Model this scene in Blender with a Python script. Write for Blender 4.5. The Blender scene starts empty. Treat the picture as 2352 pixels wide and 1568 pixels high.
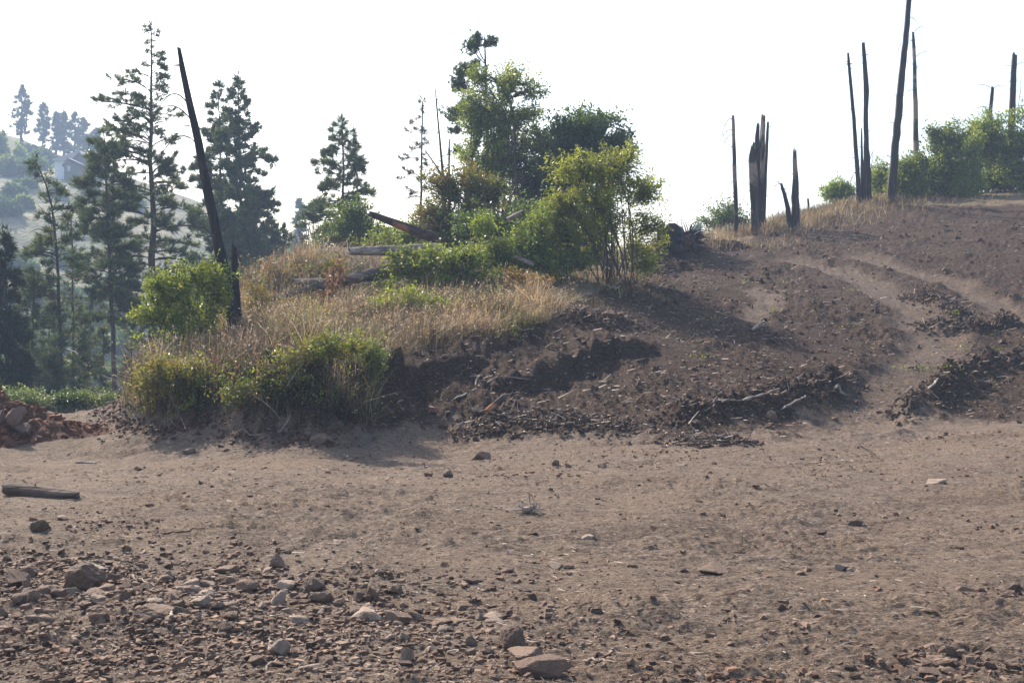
import bpy, math, random
import numpy as np
random.seed(7); rng = np.random.default_rng(7)
sc = bpy.context.scene; col = sc.collection
R = math.radians
# ------------------------------------------------------------------ camera, world, sun, exposure
F = 2839.0; CX, CY = 1176.0, 784.0; HORIZON = 700.0; EYE = 2.0
TH = math.atan((CY - HORIZON) / F)
cam = bpy.data.cameras.new('camera'); cam.sensor_width = 36; cam.lens = 36 * F / 2352
cam.clip_end = 8000; cam.clip_start = .05
co = bpy.data.objects.new('camera', cam); col.objects.link(co); sc.camera = co
co.location = (0, 0, EYE); co.rotation_euler = (R(90) - TH, 0, 0)
SUN_AZ, SUN_EL = -34.0, 40.0            # degrees right of the view direction (+Y), above the horizon
w = bpy.data.worlds.new('World'); sc.world = w; w.use_nodes = True
nt = w.node_tree; bg = nt.nodes['Background']
sky = nt.nodes.new('ShaderNodeTexSky'); sky.sky_type = 'NISHITA'; sky.sun_disc = False
sky.sun_elevation = R(SUN_EL); sky.sun_rotation = R(SUN_AZ); sky.air_density = 1.0; sky.dust_density = 2.6; sky.ozone_density = .6
nt.links.new(sky.outputs[0], bg.inputs[0]); bg.inputs[1].default_value = 0.15
sl = bpy.data.lights.new('sun', 'SUN'); sl.energy = 4.4; sl.angle = R(.6); sl.color = (1, .885, .74)
so = bpy.data.objects.new('sun', sl); col.objects.link(so)
so.rotation_euler = (R(90 - SUN_EL), 0, R(180 - SUN_AZ)); so.location = (0, 0, 60)
sc.view_settings.view_transform = 'Standard'; sc.view_settings.look = 'None'; sc.view_settings.gamma = 1
sc.view_settings.use_curve_mapping = False; sc.view_settings.exposure = 1.17
sc.cycles.max_bounces = 6; sc.cycles.diffuse_bounces = 3; sc.cycles.transmission_bounces = 3; sc.cycles.volume_bounces = 0
sc.cycles.transparent_max_bounces = 6; sc.cycles.caustics_reflective = False; sc.cycles.caustics_refractive = False
sc.cycles.use_denoising = True

# ------------------------------------------------------------------ helpers
def W(px, py, Y):
    """world point seen at pixel (px, py) of the 2352 x 1568 photograph, Y metres in front of the camera"""
    u = (px - CX) / F; v = (CY - py) / F
    dy = math.cos(TH) + v * math.sin(TH); dz = -math.sin(TH) + v * math.cos(TH)
    return np.array([u / dy * Y, Y, EYE + dz / dy * Y])
def perlin(x, y, seed=0):
    xi = np.floor(x).astype(np.int64); yi = np.floor(y).astype(np.int64); xf = x - xi; yf = y - yi
    def g(ix, iy, fx, fy):
        h = (ix * 374761393 + iy * 668265263 + seed * 974634777) & 0xffffffff
        h = ((h ^ (h >> 13)) * 1274126177) & 0xffffffff; h = h ^ (h >> 16)
        a = h.astype(np.float64) * (2 * np.pi / 4294967296.0)
        return np.cos(a) * fx + np.sin(a) * fy
    u = xf * xf * xf * (xf * (xf * 6 - 15) + 10); v = yf * yf * yf * (yf * (yf * 6 - 15) + 10)
    a = g(xi, yi, xf, yf); b = g(xi + 1, yi, xf - 1, yf); c = g(xi, yi + 1, xf, yf - 1); d = g(xi + 1, yi + 1, xf - 1, yf - 1)
    return (a + (b - a) * u + (c - a) * v + (a - b - c + d) * u * v) * 1.5
def sstep(a, b, x):
    t = np.clip((x - a) / (b - a), 0, 1); return t * t * (3 - 2 * t)
def tag(o, label=None, cat=None, group=None, kind=None):
    if label: o['label'] = label
    if cat: o['category'] = cat
    if group: o['group'] = group
    if kind: o['kind'] = kind
    return o
class MB:
    """collects vertices, faces and a colour per vertex; build() makes one mesh object"""
    def __init__(s): s.v = []; s.q = []; s.t = []; s.c = []; s.n = 0
    def add(s, v, faces, tint=None):
        v = np.asarray(v, float).reshape(-1, 3); f = np.asarray(faces, np.int64)
        (s.t if f.shape[1] == 3 else s.q).append(f + s.n); s.v.append(v)
        if tint is None: tint = (1, 1, 1)
        tint = np.asarray(tint, float)
        s.c.append(np.broadcast_to(tint, (len(v), 3)) if tint.ndim == 1 else tint); s.n += len(v)
    def mesh(s, name, smooth=False, attr='tint'):
        me = bpy.data.meshes.new(name); V = np.concatenate(s.v)
        q = np.concatenate(s.q) if s.q else np.zeros((0, 4), np.int64); t = np.concatenate(s.t) if s.t else np.zeros((0, 3), np.int64)
        me.vertices.add(len(V)); me.vertices.foreach_set('co', V.astype(np.float32).ravel())
        loops = np.concatenate([q.ravel(), t.ravel()]); me.loops.add(len(loops)); me.loops.foreach_set('vertex_index', loops.astype(np.int32))
        me.polygons.add(len(q) + len(t))
        st = np.concatenate([np.arange(len(q)) * 4, len(q) * 4 + np.arange(len(t)) * 3]).astype(np.int32)
        me.polygons.foreach_set('loop_start', st)
        me.polygons.foreach_set('use_smooth', np.full(len(q) + len(t), smooth))
        if attr:
            a = me.attributes.new(attr, 'FLOAT_COLOR', 'POINT')
            c = np.ones((len(V), 4), np.float32); c[:, :3] = np.concatenate(s.c); a.data.foreach_set('color', c.ravel())
        me.update(calc_edges=True); me.validate()
        return me
    def build(s, name, mat, parent=None, smooth=False, attr='tint'):
        me = s.mesh(name, smooth, attr); me.materials.append(mat)
        o = bpy.data.objects.new(name, me); col.objects.link(o)
        if parent is not None:
            o.parent = parent; o.matrix_parent_inverse.identity()
            L = np.array(parent.location)
            if L.any():
                n = len(me.vertices); a = np.empty(n * 3, np.float32); me.vertices.foreach_get('co', a)
                a = a.reshape(-1, 3) - L.astype(np.float32); me.vertices.foreach_set('co', a.ravel()); me.update()
        return o
def empty(name, loc, label, cat, group=None):
    o = bpy.data.objects.new(name, None); col.objects.link(o); o.location = loc; o.empty_display_size = .3
    return tag(o, label, cat, group)
def frame(d):
    d = d / (np.linalg.norm(d, axis=-1, keepdims=True) + 1e-9)
    up = np.where(np.abs(d[..., 2:3]) > .92, np.array([1., 0, 0]), np.array([0., 0, 1]))
    a = np.cross(d, up); a /= np.linalg.norm(a, axis=-1, keepdims=True) + 1e-9
    return d, a, np.cross(a, d)
def tube(mb, pts, rad, n=6, tint=(1, 1, 1), cap=True, rough=0.0):
    pts = np.asarray(pts, float); rad = np.asarray(rad, float); k = len(pts)
    d = np.gradient(pts, axis=0); _, a, b = frame(d)
    for i in range(1, k):                       # keep the rings from twisting
        a[i] = a[i - 1] - d[i] * (a[i - 1] @ d[i]) / (d[i] @ d[i] + 1e-12); a[i] /= np.linalg.norm(a[i]) + 1e-9
        b[i] = np.cross(d[i], a[i]); b[i] /= np.linalg.norm(b[i]) + 1e-9
    th = np.arange(n) * 2 * np.pi / n
    rr = rad[:, None] * (1 + (rough * (rng.random((k, n)) - .5) if rough else 0))
    v = pts[:, None] + rr[..., None] * (np.cos(th)[None, :, None] * a[:, None] + np.sin(th)[None, :, None] * b[:, None])
    i = np.arange(k - 1)[:, None] * n; j = np.arange(n)[None]; j2 = (j + 1) % n
    f = np.stack([i + j, i + j2, i + n + j2, i + n + j], -1).reshape(-1, 4)
    base = mb.n; mb.add(v.reshape(-1, 3), f, tint)
    if cap:
        for ring, pt in ((0, pts[0]), (k - 1, pts[-1])):
            c = np.array([pt]); m = mb.n; mb.add(c, np.zeros((0, 3), int), tint)
            jj = np.arange(n); o = ring * n
            tri = np.stack([np.full(n, m), base + o + jj, base + o + (jj + 1) % n], -1)
            mb.t.append(tri if ring else tri[:, [0, 2, 1]])
def curve(p0, p1, bow, k=6):
    t = np.linspace(0, 1, k)[:, None]; p0 = np.asarray(p0, float); p1 = np.asarray(p1, float)
    return p0 + (p1 - p0) * t + np.asarray(bow, float) * (4 * t * (1 - t))

# ------------------------------------------------------------------ materials
def mat(name):
    m = bpy.data.materials.new(name); m.use_nodes = True; n = m.node_tree.nodes
    return m, m.node_tree, n['Principled BSDF']
def nd(nt, t, **k):
    n = nt.nodes.new(t)
    for a, b in k.items(): setattr(n, a, b)
    return n
def noise(nt, scale, detail=4, rough=.6, coord=None, dist=0):
    n = nd(nt, 'ShaderNodeTexNoise'); n.inputs['Scale'].default_value = scale; n.inputs['Detail'].default_value = detail
    n.inputs['Roughness'].default_value = rough; n.inputs['Distortion'].default_value = dist
    if coord is not None: nt.links.new(coord, n.inputs['Vector'])
    return n
def ramp(nt, src, stops):
    r = nd(nt, 'ShaderNodeValToRGB'); cr = r.color_ramp
    while len(cr.elements) < len(stops): cr.elements.new(.5)
    for e, (p, c) in zip(cr.elements, stops): e.position = p; e.color = (*c, 1) if len(c) == 3 else c
    nt.links.new(src, r.inputs[0]); return r
def mix(nt, a, b, fac, mode='MIX'):
    m = nd(nt, 'ShaderNodeMix', data_type='RGBA', blend_type=mode)
    for s, x in ((m.inputs[0], fac), (m.inputs[6], a), (m.inputs[7], b)):
        if isinstance(x, (int, float)): s.default_value = x
        elif isinstance(x, tuple): s.default_value = (*x, 1)
        else: nt.links.new(x, s)
    return m.outputs[2]
def bump(nt, h, strength, dist, prev=None):
    b = nd(nt, 'ShaderNodeBump'); b.inputs['Strength'].default_value = strength; b.inputs['Distance'].default_value = dist
    nt.links.new(h, b.inputs['Height'])
    if prev is not None: nt.links.new(prev, b.inputs['Normal'])
    return b.outputs[0]
def attr(nt, name):
    a = nd(nt, 'ShaderNodeAttribute'); a.attribute_name = name; return a
def leafmat(name, trans=.45, rough=.5, spec=.35, tcol=(1.25, 1.3, .55)):
    m, nt, p = mat(name); a = attr(nt, 'tint')
    nt.links.new(a.outputs['Color'], p.inputs['Base Color']); p.inputs['Roughness'].default_value = rough
    p.inputs['Specular IOR Level'].default_value = spec
    t = nd(nt, 'ShaderNodeBsdfTranslucent'); nt.links.new(mix(nt, a.outputs['Color'], tcol, 1.0, 'MULTIPLY'), t.inputs[0])
    s = nd(nt, 'ShaderNodeMixShader'); s.inputs[0].default_value = trans
    nt.links.new(p.outputs[0], s.inputs[1]); nt.links.new(t.outputs[0], s.inputs[2])
    nt.links.new(s.outputs[0], nt.nodes['Material Output'].inputs[0]); return m
M = {}
M['leaf'] = leafmat('leaf', .48, .42, .4, (1.5, 1.42, .5))
M['needle'] = leafmat('needle', .36, .6, .25, (1.1, 1.1, .7))
M['grass'] = leafmat('dry_grass', .4, .6, .2, (1.15, 1.05, .85))
def woodmat(name, c1, c2, c3, scale, streak=(1, 1, .12), rough=.85, bs=.6, bd=.02, spots=None, spec=.2):
    m, nt, p = mat(name); tc = nd(nt, 'ShaderNodeTexCoord'); mp = nd(nt, 'ShaderNodeMapping'); mp.inputs['Scale'].default_value = streak
    nt.links.new(tc.outputs['Object'], mp.inputs[0])
    n1 = noise(nt, scale, 6, .65, mp.outputs[0], .4); n2 = noise(nt, scale * .13, 3, .5, tc.outputs['Object'])
    r = ramp(nt, n1.outputs[0], [(.32, c1), (.52, c2), (.7, c3)]); out = r.outputs[0]
    if spots:
        k = ramp(nt, n2.outputs[0], [(spots[1], (0, 0, 0)), (spots[1] + .06, (1, 1, 1))]); out = mix(nt, out, spots[0], k.outputs[0])
    a = attr(nt, 'tint'); out = mix(nt, out, a.outputs['Color'], 1.0, 'MULTIPLY')
    nt.links.new(out, p.inputs['Base Color']); p.inputs['Roughness'].default_value = rough; p.inputs['Specular IOR Level'].default_value = spec
    nt.links.new(bump(nt, n1.outputs[0], bs, bd), p.inputs['Normal']); return m
M['bark'] = woodmat('pine_bark', (.035, .025, .02), (.085, .058, .045), (.16, .11, .085), 9, spec=.1)
M['stem'] = woodmat('stem_bark', (.04, .03, .025), (.09, .068, .055), (.16, .13, .11), 12, spec=.1)
M['char'] = woodmat('charred_wood', (.006, .005, .006), (.016, .012, .012), (.05, .032, .026), 10, (1, 1, .15), .6, 1.0, .03, spec=.25)
M['charpale'] = woodmat('partly_charred_wood', (.02, .016, .015), (.05, .038, .033), (.12, .09, .075), 7, (1, 1, .12), .75, .9, .03, ((.27, .2, .15), .5))
M['deadwood'] = woodmat('weathered_wood', (.09, .07, .055), (.25, .2, .16), (.42, .37, .32), 8, (.25, 1, 1), .8, .8, .015)
M['oldlog'] = woodmat('old_log', (.03, .022, .018), (.11, .08, .062), (.26, .2, .16), 6, (.2, 1, 1), .85, .9, .02)
M['orangelog'] = woodmat('orange_log', (.02, .015, .013), (.06, .04, .032), (.13, .08, .06), 6, (.3, 1, 1), .85, .9, .02, ((.30, .13, .06), .53))
M['straw'] = leafmat('straw_debris', .15, .55, .3, (1, .95, .85))

def groundmat():
    m, nt, p = mat('ground_soil'); tc = nd(nt, 'ShaderNodeTexCoord'); O = tc.outputs['Object']; so_ = attr(nt, 'zone'); mpg = nd(nt, 'ShaderNodeMapping'); mpg.inputs['Scale'].default_value = (.5, 1.25, 1.0); nt.links.new(O, mpg.inputs[0]); O = mpg.outputs[0]
    sep = nd(nt, 'ShaderNodeSeparateColor'); nt.links.new(so_.outputs['Color'], sep.inputs[0])
    nb = noise(nt, .9, 5, .6, O); nm = noise(nt, 9, 6, .7, O); nf = noise(nt, 70, 4, .7, O); ns = noise(nt, 26, 5, .75, O, .6)
    pale = ramp(nt, nm.outputs[0], [(.3, (.108, .08, .06)), (.5, (.17, .131, .102)), (.72, (.26, .207, .165))])
    pale2 = mix(nt, pale.outputs[0], (.185, .138, .102), ramp(nt, nb.outputs[0], [(.42, (0, 0, 0)), (.62, (1, 1, 1))]).outputs[0])
    pale2 = mix(nt, pale2, ramp(nt, ns.outputs[0], [(.38, (.5, .47, .46)), (.47, (.95, .95, .95)), (.56, (1.02, 1.02, 1.02)), (.66, (1.5, 1.5, 1.5))]).outputs[0], 1.0, 'MULTIPLY')
    dark = ramp(nt, ns.outputs[0], [(.37, (.016, .009, .006)), (.49, (.043, .027, .019)), (.6, (.10, .066, .046)), (.7, (.28, .2, .15))])
    c = mix(nt, pale2, dark.outputs[0], sep.outputs[0])
    red = ramp(nt, nm.outputs[0], [(.3, (.07, .035, .024)), (.6, (.16, .085, .055))]); c = mix(nt, c, red.outputs[0], sep.outputs[1])
    duff = ramp(nt, ns.outputs[0], [(.3, (.06, .045, .03)), (.6, (.2, .155, .1))]); c = mix(nt, c, duff.outputs[0], sep.outputs[2])
    c = mix(nt, c, ramp(nt, nf.outputs[0], [(.36, (.55, .53, .52)), (.5, (.98, .98, .98)), (.64, (1.5, 1.48, 1.45))]).outputs[0], 1.0, 'MULTIPLY')
    nt.links.new(c, p.inputs['Base Color']); p.inputs['Roughness'].default_value = .85; p.inputs['Specular IOR Level'].default_value = .08
    b = bump(nt, nf.outputs[0], 1.0, .02); b = bump(nt, ns.outputs[0], .8, .045, b); nt.links.new(b, p.inputs['Normal'])
    return m
M['ground'] = groundmat()
def rockmat(name, c1, c2, c3, dust):
    m, nt, p = mat(name); tc = nd(nt, 'ShaderNodeTexCoord'); O = tc.outputs['Object']
    oi = nd(nt, 'ShaderNodeObjectInfo'); ad = nd(nt, 'ShaderNodeVectorMath', operation='ADD')
    nt.links.new(O, ad.inputs[0]); nt.links.new(oi.outputs['Random'], ad.inputs[1]); V = ad.outputs[0]
    n1 = noise(nt, 14, 7, .7, V); n2 = noise(nt, 3.5, 3, .5, V); nf = noise(nt, 90, 4, .7, V)
    r = ramp(nt, n1.outputs[0], [(.32, c1), (.5, c2), (.68, c3)])
    c = mix(nt, r.outputs[0], dust, ramp(nt, n2.outputs[0], [(.42, (0, 0, 0)), (.6, (.8, .8, .8))]).outputs[0])
    a = attr(nt, 'tint'); c = mix(nt, c, a.outputs['Color'], 1.0, 'MULTIPLY')
    hs = nd(nt, 'ShaderNodeHueSaturation'); nt.links.new(c, hs.inputs['Color'])
    mr = nd(nt, 'ShaderNodeMapRange'); mr.inputs[3].default_value = .7; mr.inputs[4].default_value = 1.35
    nt.links.new(oi.outputs['Random'], mr.inputs[0]); nt.links.new(mr.outputs[0], hs.inputs['Value'])
    nt.links.new(hs.outputs[0], p.inputs['Base Color']); p.inputs['Roughness'].default_value = .82; p.inputs['Specular IOR Level'].default_value = .3
    b = bump(nt, nf.outputs[0], .5, .006); b = bump(nt, n1.outputs[0], .6, .02, b); nt.links.new(b, p.inputs['Normal']); return m
M['rock'] = rockmat('stone', (.075, .048, .034), (.155, .108, .08), (.26, .195, .15), (.17, .105, .068))
M['redrock'] = rockmat('red_stone', (.07, .043, .031), (.15, .093, .066), (.25, .17, .125), (.14, .09, .064))
M['palerock'] = rockmat('pale_stone', (.15, .11, .082), (.26, .2, .155), (.38, .31, .255), (.21, .145, .1))
M['clod'] = rockmat('soil_clod', (.028, .016, .011), (.066, .04, .028), (.125, .082, .058), (.088, .055, .038))

# ------------------------------------------------------------------ terrain
CP = []
def cp(px, py, Y): CP.append(W(px, py, Y))
def cz(x, y, z): CP.append(np.array([x, y, z], float))
for x in (-45, -15, 0, 15, 45): cz(x, -30, 0)
for x in (-30, -12, -5, 0, 5, 12, 30): cz(x, 2, 0)
for x in (-22, -9, -3, 3, 9, 22): cz(x, 9, 0)
for x in (-16, -10, -5, 0, 5): cz(x, 14, 0)
cz(10, 14, .02); cz(20, 14, .3)
for px, py in ((-200, 945), (40, 960), (150, 955), (270, 965), (430, 990), (620, 1008), (720, 1018), (830, 1005), (1000, 990), (1200, 1003), (1400, 1008), (1650, 1012)):
    cp(px, py, EYE * F / (py - HORIZON))
cp(1850, 975, 20.3); cp(2100, 955, 21.0); cp(2350, 925, 22.0); cp(2350, 1010, 17.6); cp(2700, 880, 22)
cp(90, 938, 24.6); cp(-200, 935, 25.5); cp(230, 942, 24.4)
cz(-7.7, 21.5, -.05); cz(-8.3, 23, -.2); cz(-9.0, 25, -.3); cz(-9.8, 28, -.7); cz(-12, 27, -.4); cz(-16, 27, -.5)
for x, y, z in ((-20, 32, -3), (-14, 32, -3), (-10, 32, -2), (-30, 40, -7), (-20, 42, -7), (-12, 42, -5), (-45, 60, -13), (-25, 60, -12), (-8, 62, -6), (-60, 90, -17), (-30, 90, -17), (-45, 25, -2)): cz(x, y, z)
for a in ((300, 925, 22.0), (420, 895, 21.2), (560, 870, 20.6), (700, 890, 19.4), (810, 925, 19.3), (900, 835, 21), (1000, 803, 22.4), (1150, 775, 23.6), (1300, 705, 26),
          (350, 885, 23.2), (470, 820, 24), (545, 785, 24), (700, 790, 23), (620, 740, 26.5), (450, 800, 27.5), (800, 730, 25.5), (950, 730, 25), (1100, 720, 25.5), (700, 690, 29), (900, 650, 31),
          (1100, 660, 30), (1250, 640, 31), (560, 690, 29), (570, 640, 31), (610, 622, 35), (700, 612, 37), (700, 618, 41), (800, 606, 37), (800, 610, 42), (900, 605, 40), (950, 612, 44), (1100, 602, 42), (1300, 605, 41), (1420, 632, 31), (1480, 600, 38),
          (1560, 585, 38), (1640, 562, 42), (1750, 533, 45), (1830, 508, 47), (1900, 488, 48), (2000, 462, 50), (2200, 455, 50), (2352, 440, 50), (2800, 340, 50),
          (1520, 640, 32), (1700, 610, 36), (1900, 560, 40), (2200, 510, 43), (2700, 450, 43), (1520, 760, 26), (1700, 700, 29.5), (2000, 690, 30.5), (2350, 690, 31), (2800, 640, 31),
          (1560, 850, 22.6), (2000, 845, 24), (2350, 800, 26), (1800, 930, 21), (1350, 830, 22.3), (1200, 860, 21.4), (1000, 900, 20.2), (1350, 920, 20.4), (1100, 950, 19.6), (1600, 930, 20.4)): cp(*a)
for x, y, z in ((-8, 52, 1), (2, 56, 1), (10, 62, 2.5), (20, 68, 3.5), (35, 70, 5), (-8, 75, -8), (5, 85, -12), (25, 95, -10), (50, 95, -6), (60, 55, 12), (70, 20, 6), (60, 90, 2), (0, 120, -18), (-60, 120, -18), (60, 120, -14)): cz(x, y, z)
CP = np.array(CP)
def tps_fit(P, lam):
    n = len(P); d = np.linalg.norm(P[:, None, :2] - P[None, :, :2], axis=-1)
    K = np.where(d > 0, d * d * np.log(d + 1e-12), 0) + lam * np.eye(n)
    A = np.zeros((n + 3, n + 3)); A[:n, :n] = K; A[:n, n] = 1; A[:n, n + 1:] = P[:, :2]; A[n, :n] = 1; A[n + 1:, :n] = P[:, :2].T
    return np.linalg.solve(A, np.concatenate([P[:, 2], [0, 0, 0]]))
def tps_eval(P, wt, x, y):
    out = np.full(x.shape, wt[len(P)]) + wt[len(P) + 1] * x + wt[len(P) + 2] * y
    for i, p in enumerate(P):
        d2 = (x - p[0]) ** 2 + (y - p[1]) ** 2; out += wt[i] * .5 * d2 * np.log(d2 + 1e-12)
    return out
WT = tps_fit(CP, .25)
def base(x, y):
    r = np.sqrt(x * x + y * y)
    z = tps_eval(CP, WT, x, y)
    return z * (1 - sstep(100, 130, r)) + (-20) * sstep(100, 130, r)
def on_base(px, py, surf=base, y0=4.5, y1=60):
    Y = np.exp(np.linspace(math.log(y0), math.log(y1), 1200)); a = W(px, py, 1.0)
    X = a[0] * Y; Z = EYE + (a[2] - EYE) * Y; h = surf(X, Y); k = np.argmax(h >= Z)
    if h[k] < Z[k]: k = len(Y) - 1
    return np.array([X[k], Y[k], h[k]])
def poly(pix): return np.array([on_base(*p)[:2] for p in pix])
def pdist(x, y, L):
    """distance to polyline L, signed by side, and position 0..1 along it"""
    best = np.full(x.shape, 1e9); side = np.zeros(x.shape); par = np.zeros(x.shape); n = len(L) - 1
    for i in range(n):
        a, b = L[i], L[i + 1]; d = b - a; l2 = d @ d
        t = np.clip(((x - a[0]) * d[0] + (y - a[1]) * d[1]) / l2, 0, 1)
        ex = x - a[0] - t * d[0]; ey = y - a[1] - t * d[1]; q = np.sqrt(ex * ex + ey * ey); m = q < best
        best = np.where(m, q, best); side = np.where(m, np.sign(d[0] * ey - d[1] * ex), side); par = np.where(m, (i + t) / n, par)
    return best, side, par
SCOOP = [(poly([(860, 900), (960, 862), (1080, 835), (1120, 830)]), .3, .5), (poly([(1090, 905), (1180, 868), (1300, 828), (1440, 800), (1560, 798)]), .4, .6),
         (poly([(1000, 850), (1150, 800), (1290, 750)]), .2, .4), (poly([(1440, 640), (1560, 620), (1700, 600)]), .12, .3)]
BANK = [(np.concatenate([[[-8.6, 27.5], [-7.75, 24.6], [-7.25, 22.6]], poly([(275, 968), (330, 978), (430, 985), (620, 1002), (720, 1010), (815, 995)])]), .55), (poly([(815, 1000), (835, 955), (880, 910), (960, 880)]), .45)]
BERM = [(poly([(1530, 975), (1640, 955), (1760, 930), (1880, 905), (1930, 885)]), .38, .38), (poly([(2060, 965), (2130, 935), (2200, 890), (2270, 850), (2360, 830)]), .38, .34),
        (poly([(2110, 745), (2180, 765), (2290, 765), (2330, 740)]), .3, .34), (poly([(1560, 1018), (1640, 1022), (1700, 1018)]), .1, .25), (poly([(1300, 735), (1370, 750), (1450, 740)]), .2, .35),
        (poly([(1440, 625), (1500, 618), (1540, 612)]), .3, .6), (poly([(1580, 585), (1640, 570), (1690, 575)]), .28, .5), (poly([(2080, 680), (2160, 700), (2210, 735)]), .16, .35), (poly([(1100, 965), (1250, 975), (1450, 985)]), .12, .5)]
TRACK = [(poly([(1960, 985), (2040, 910), (2110, 840), (2150, 790), (2110, 735), (2060, 690), (1990, 650), (1900, 618), (1800, 600)]), .62), (poly([(2400, 770), (2330, 730), (2260, 690), (2190, 655), (2100, 625), (1960, 592)]), .5), (poly([(1741, 735), (1741, 700), (1742, 662)]), .3), (poly([(1772, 712), (1773, 690), (1776, 662)]), .2)]
TOE = np.array([on_base(*p)[:2] for p in ((300, 950), (430, 975), (560, 985), (700, 1000), (830, 1000), (1000, 985), (1150, 990), (1400, 1005), (1650, 1015), (1830, 985), (2000, 972), (2200, 965), (2380, 950))])
def toe_y(x): return np.interp(x, TOE[:, 0], TOE[:, 1], left=60, right=TOE[-1, 1])
def macro(x, y):
    z = base(x, y)
    m = (y > 15) & (y < 52) & (np.abs(x) < .55 * y + 2)
    if m.any():
        xs, ys = x[m], y[m]; dz = np.zeros(xs.shape)
        wob = perlin(xs * .9, ys * .9, 3) * .25
        for L, h, wd in SCOOP:
            d, s, t = pdist(xs, ys, L); sd = d * s + wob
            env = np.exp(-np.abs(sd) / (wd * 2.6)) * sstep(0, .3, t) * sstep(1, .7, t)
            gl = perlin(xs * 3.2 + ys * .6, ys * .9, 9) * .10 + perlin(xs * 8 + ys, ys * 2, 10) * .05; dz += h * (sstep(-wd * .5 + gl * 2, wd * .2 + gl * 2, sd) * 1.1 - .75) * env + gl * env * .9
        for L, h in BANK:
            d, s, t = pdist(xs, ys, L); sd = d * s + wob * .5; dz += h * sstep(0, .38, sd) * np.exp(-np.maximum(sd, 0) / 1.6) * sstep(0, .06, t) * sstep(1, .94, t) * (1 + .35 * perlin(xs * 3, ys * 3, 77)) + .09 * perlin(xs * 4, ys * 1.5, 78) * np.exp(-np.abs(sd) * 2.5)
        for L, h, wd in BERM:
            d, s, t = pdist(xs, ys, L); k = np.exp(-(d / wd) ** 2) * (sstep(0, .1, t) * sstep(1, .9, t) * .9 + .1); dz += h * k * (.62 + .45 * perlin(xs * 2.3, ys * 2.3, 5) + .35 * perlin(xs * 7, ys * 7, 6))
        for L, wd in TRACK:
            d, s, t = pdist(xs, ys, L); dz += (-.07 if wd > .35 else -.02) * np.exp(-(d / wd) ** 4) + .016 * np.sin(t * 2 * np.pi * np.linalg.norm(np.diff(L, axis=0), axis=1).sum() / .21) * np.exp(-(d / wd) ** 4) * sstep(-.1, .35, perlin(xs * .7, ys * .7, 87)) + (.07 if wd > .35 else 0) * np.exp(-((d - wd * 1.35) / .25) ** 2) * (1 + perlin(xs * 2, ys * 2, 8))
        rb_ = sstep(.15, .5, perlin(xs * .45, ys * .45, 88)) * (ys > toe_y(xs) + .5); dz += .012 * np.sin(2 * np.pi * (ys * .9 + xs * .25 + .3 * perlin(xs * .5, ys * .5, 89)) / .24) * rb_
        z = z.copy(); z[m] += dz
    return z
def zones(x, y):
    toe = np.interp(x, TOE[:, 0], TOE[:, 1], left=60, right=TOE[-1, 1])
    wob = perlin(x * .8, y * .8, 21) * .9 + perlin(x * 3, y * 3, 22) * .5
    dark = sstep(-.3, .3, y - toe + wob + .35 * perlin(x * 9, y * 9, 29)); dark = np.where(x < TOE[0, 0], sstep(26, 28, y), dark)
    for L, wd in TRACK:
        m = (y > 15) & (y < 52); d = np.full(x.shape, 9.); d[m] = pdist(x[m], y[m], L)[0]; dark = dark * (1 - .62 * np.exp(-(np.maximum(d + wob * .3, 0) / wd) ** 4))
    dark = np.maximum(dark, .35 * sstep(.35, .8, perlin(x * .35, y * .9, 31) + .25 * perlin(x * 4, y * 4, 32)))
    # vegetated knoll above the cut bank
    ve = poly_veg(x, y)
    red = np.exp(-(((x + 7.6) / 1.2) ** 2 + ((y - 16.4) / 1.3) ** 2) ** 2) * 0
    return dark, red, ve
VEGL = np.array([on_base(*p)[:2] for p in ((270, 930), (560, 880), (820, 905), (900, 855), (1000, 820), (1180, 785), (1290, 740), (1330, 690), (1440, 640), (1480, 605), (1580, 580), (1700, 560), (1900, 500), (2100, 478), (2380, 470))])
def poly_veg(x, y):
    edge = np.interp(x, VEGL[:, 0], VEGL[:, 1], left=60, right=VEGL[-1, 1])
    return sstep(-.1, .3, y - edge + .5 * perlin(x * 1.3, y * 1.3, 44))
def detail(x, y, dark):
    r = np.sqrt(x * x + y * y)
    def o(s, sd, sx=1.0, sy=1.0): return perlin(x * s * sx, y * s * sy, sd)
    lf = o(.45, 50) * .05 + o(1.3, 51) * .035
    # compact soil: scraped, low relief with small clods and flat chips
    st = o(2.6, 52, .4, 1.5) * .016; a = o(7, 53, .42, 1.35); b = o(15, 54, .45, 1.3); c = o(34, 55, .6, 1.2)
    d2 = o(23, 58, .55, 1.3); am = .45 + 1.1 * sstep(-.3, .5, o(.6, 57, .5, 1.2)); pal = st + (np.maximum(a, 0) ** 1.5 * .036 + np.maximum(b, 0) ** 1.3 * .022 + np.maximum(d2, 0) * .011 + c * .006) * am + .014 * np.maximum(0, o(1.1, 59, .4, 2.4))
    cr = o(.7, 56); rub = sstep(.1, .6, cr + .4 * o(3, 57)) ; pal += rub * (np.maximum(b, 0) * .02 + np.maximum(c, 0) * .012)
    # churned dark soil
    g = 1 - np.abs(o(2.2, 60)) * 2; h = 1 - np.abs(o(6, 61)) * 2; k = o(13, 62)
    chu = .3 + .9 * sstep(-.5, .6, o(.5, 63))
    drk = (np.maximum(o(1.6, 64), 0) * .11 + g * .035 + h * .03 + np.maximum(k, -.2) * .035 + o(26, 65) * .012) * chu
    return lf + pal * (1 - dark) + drk * dark
def H(x, y):
    x = np.atleast_1d(np.asarray(x, float)); y = np.atleast_1d(np.asarray(y, float)); return macro(x, y)
def HD(x, y):
    x = np.atleast_1d(np.asarray(x, float)); y = np.atleast_1d(np.asarray(y, float)); return macro(x, y) + detail(x, y, zones(x, y)[0])
def G(px, py): return on_base(px, py, lambda X, Y: macro(X, Y))
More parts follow.
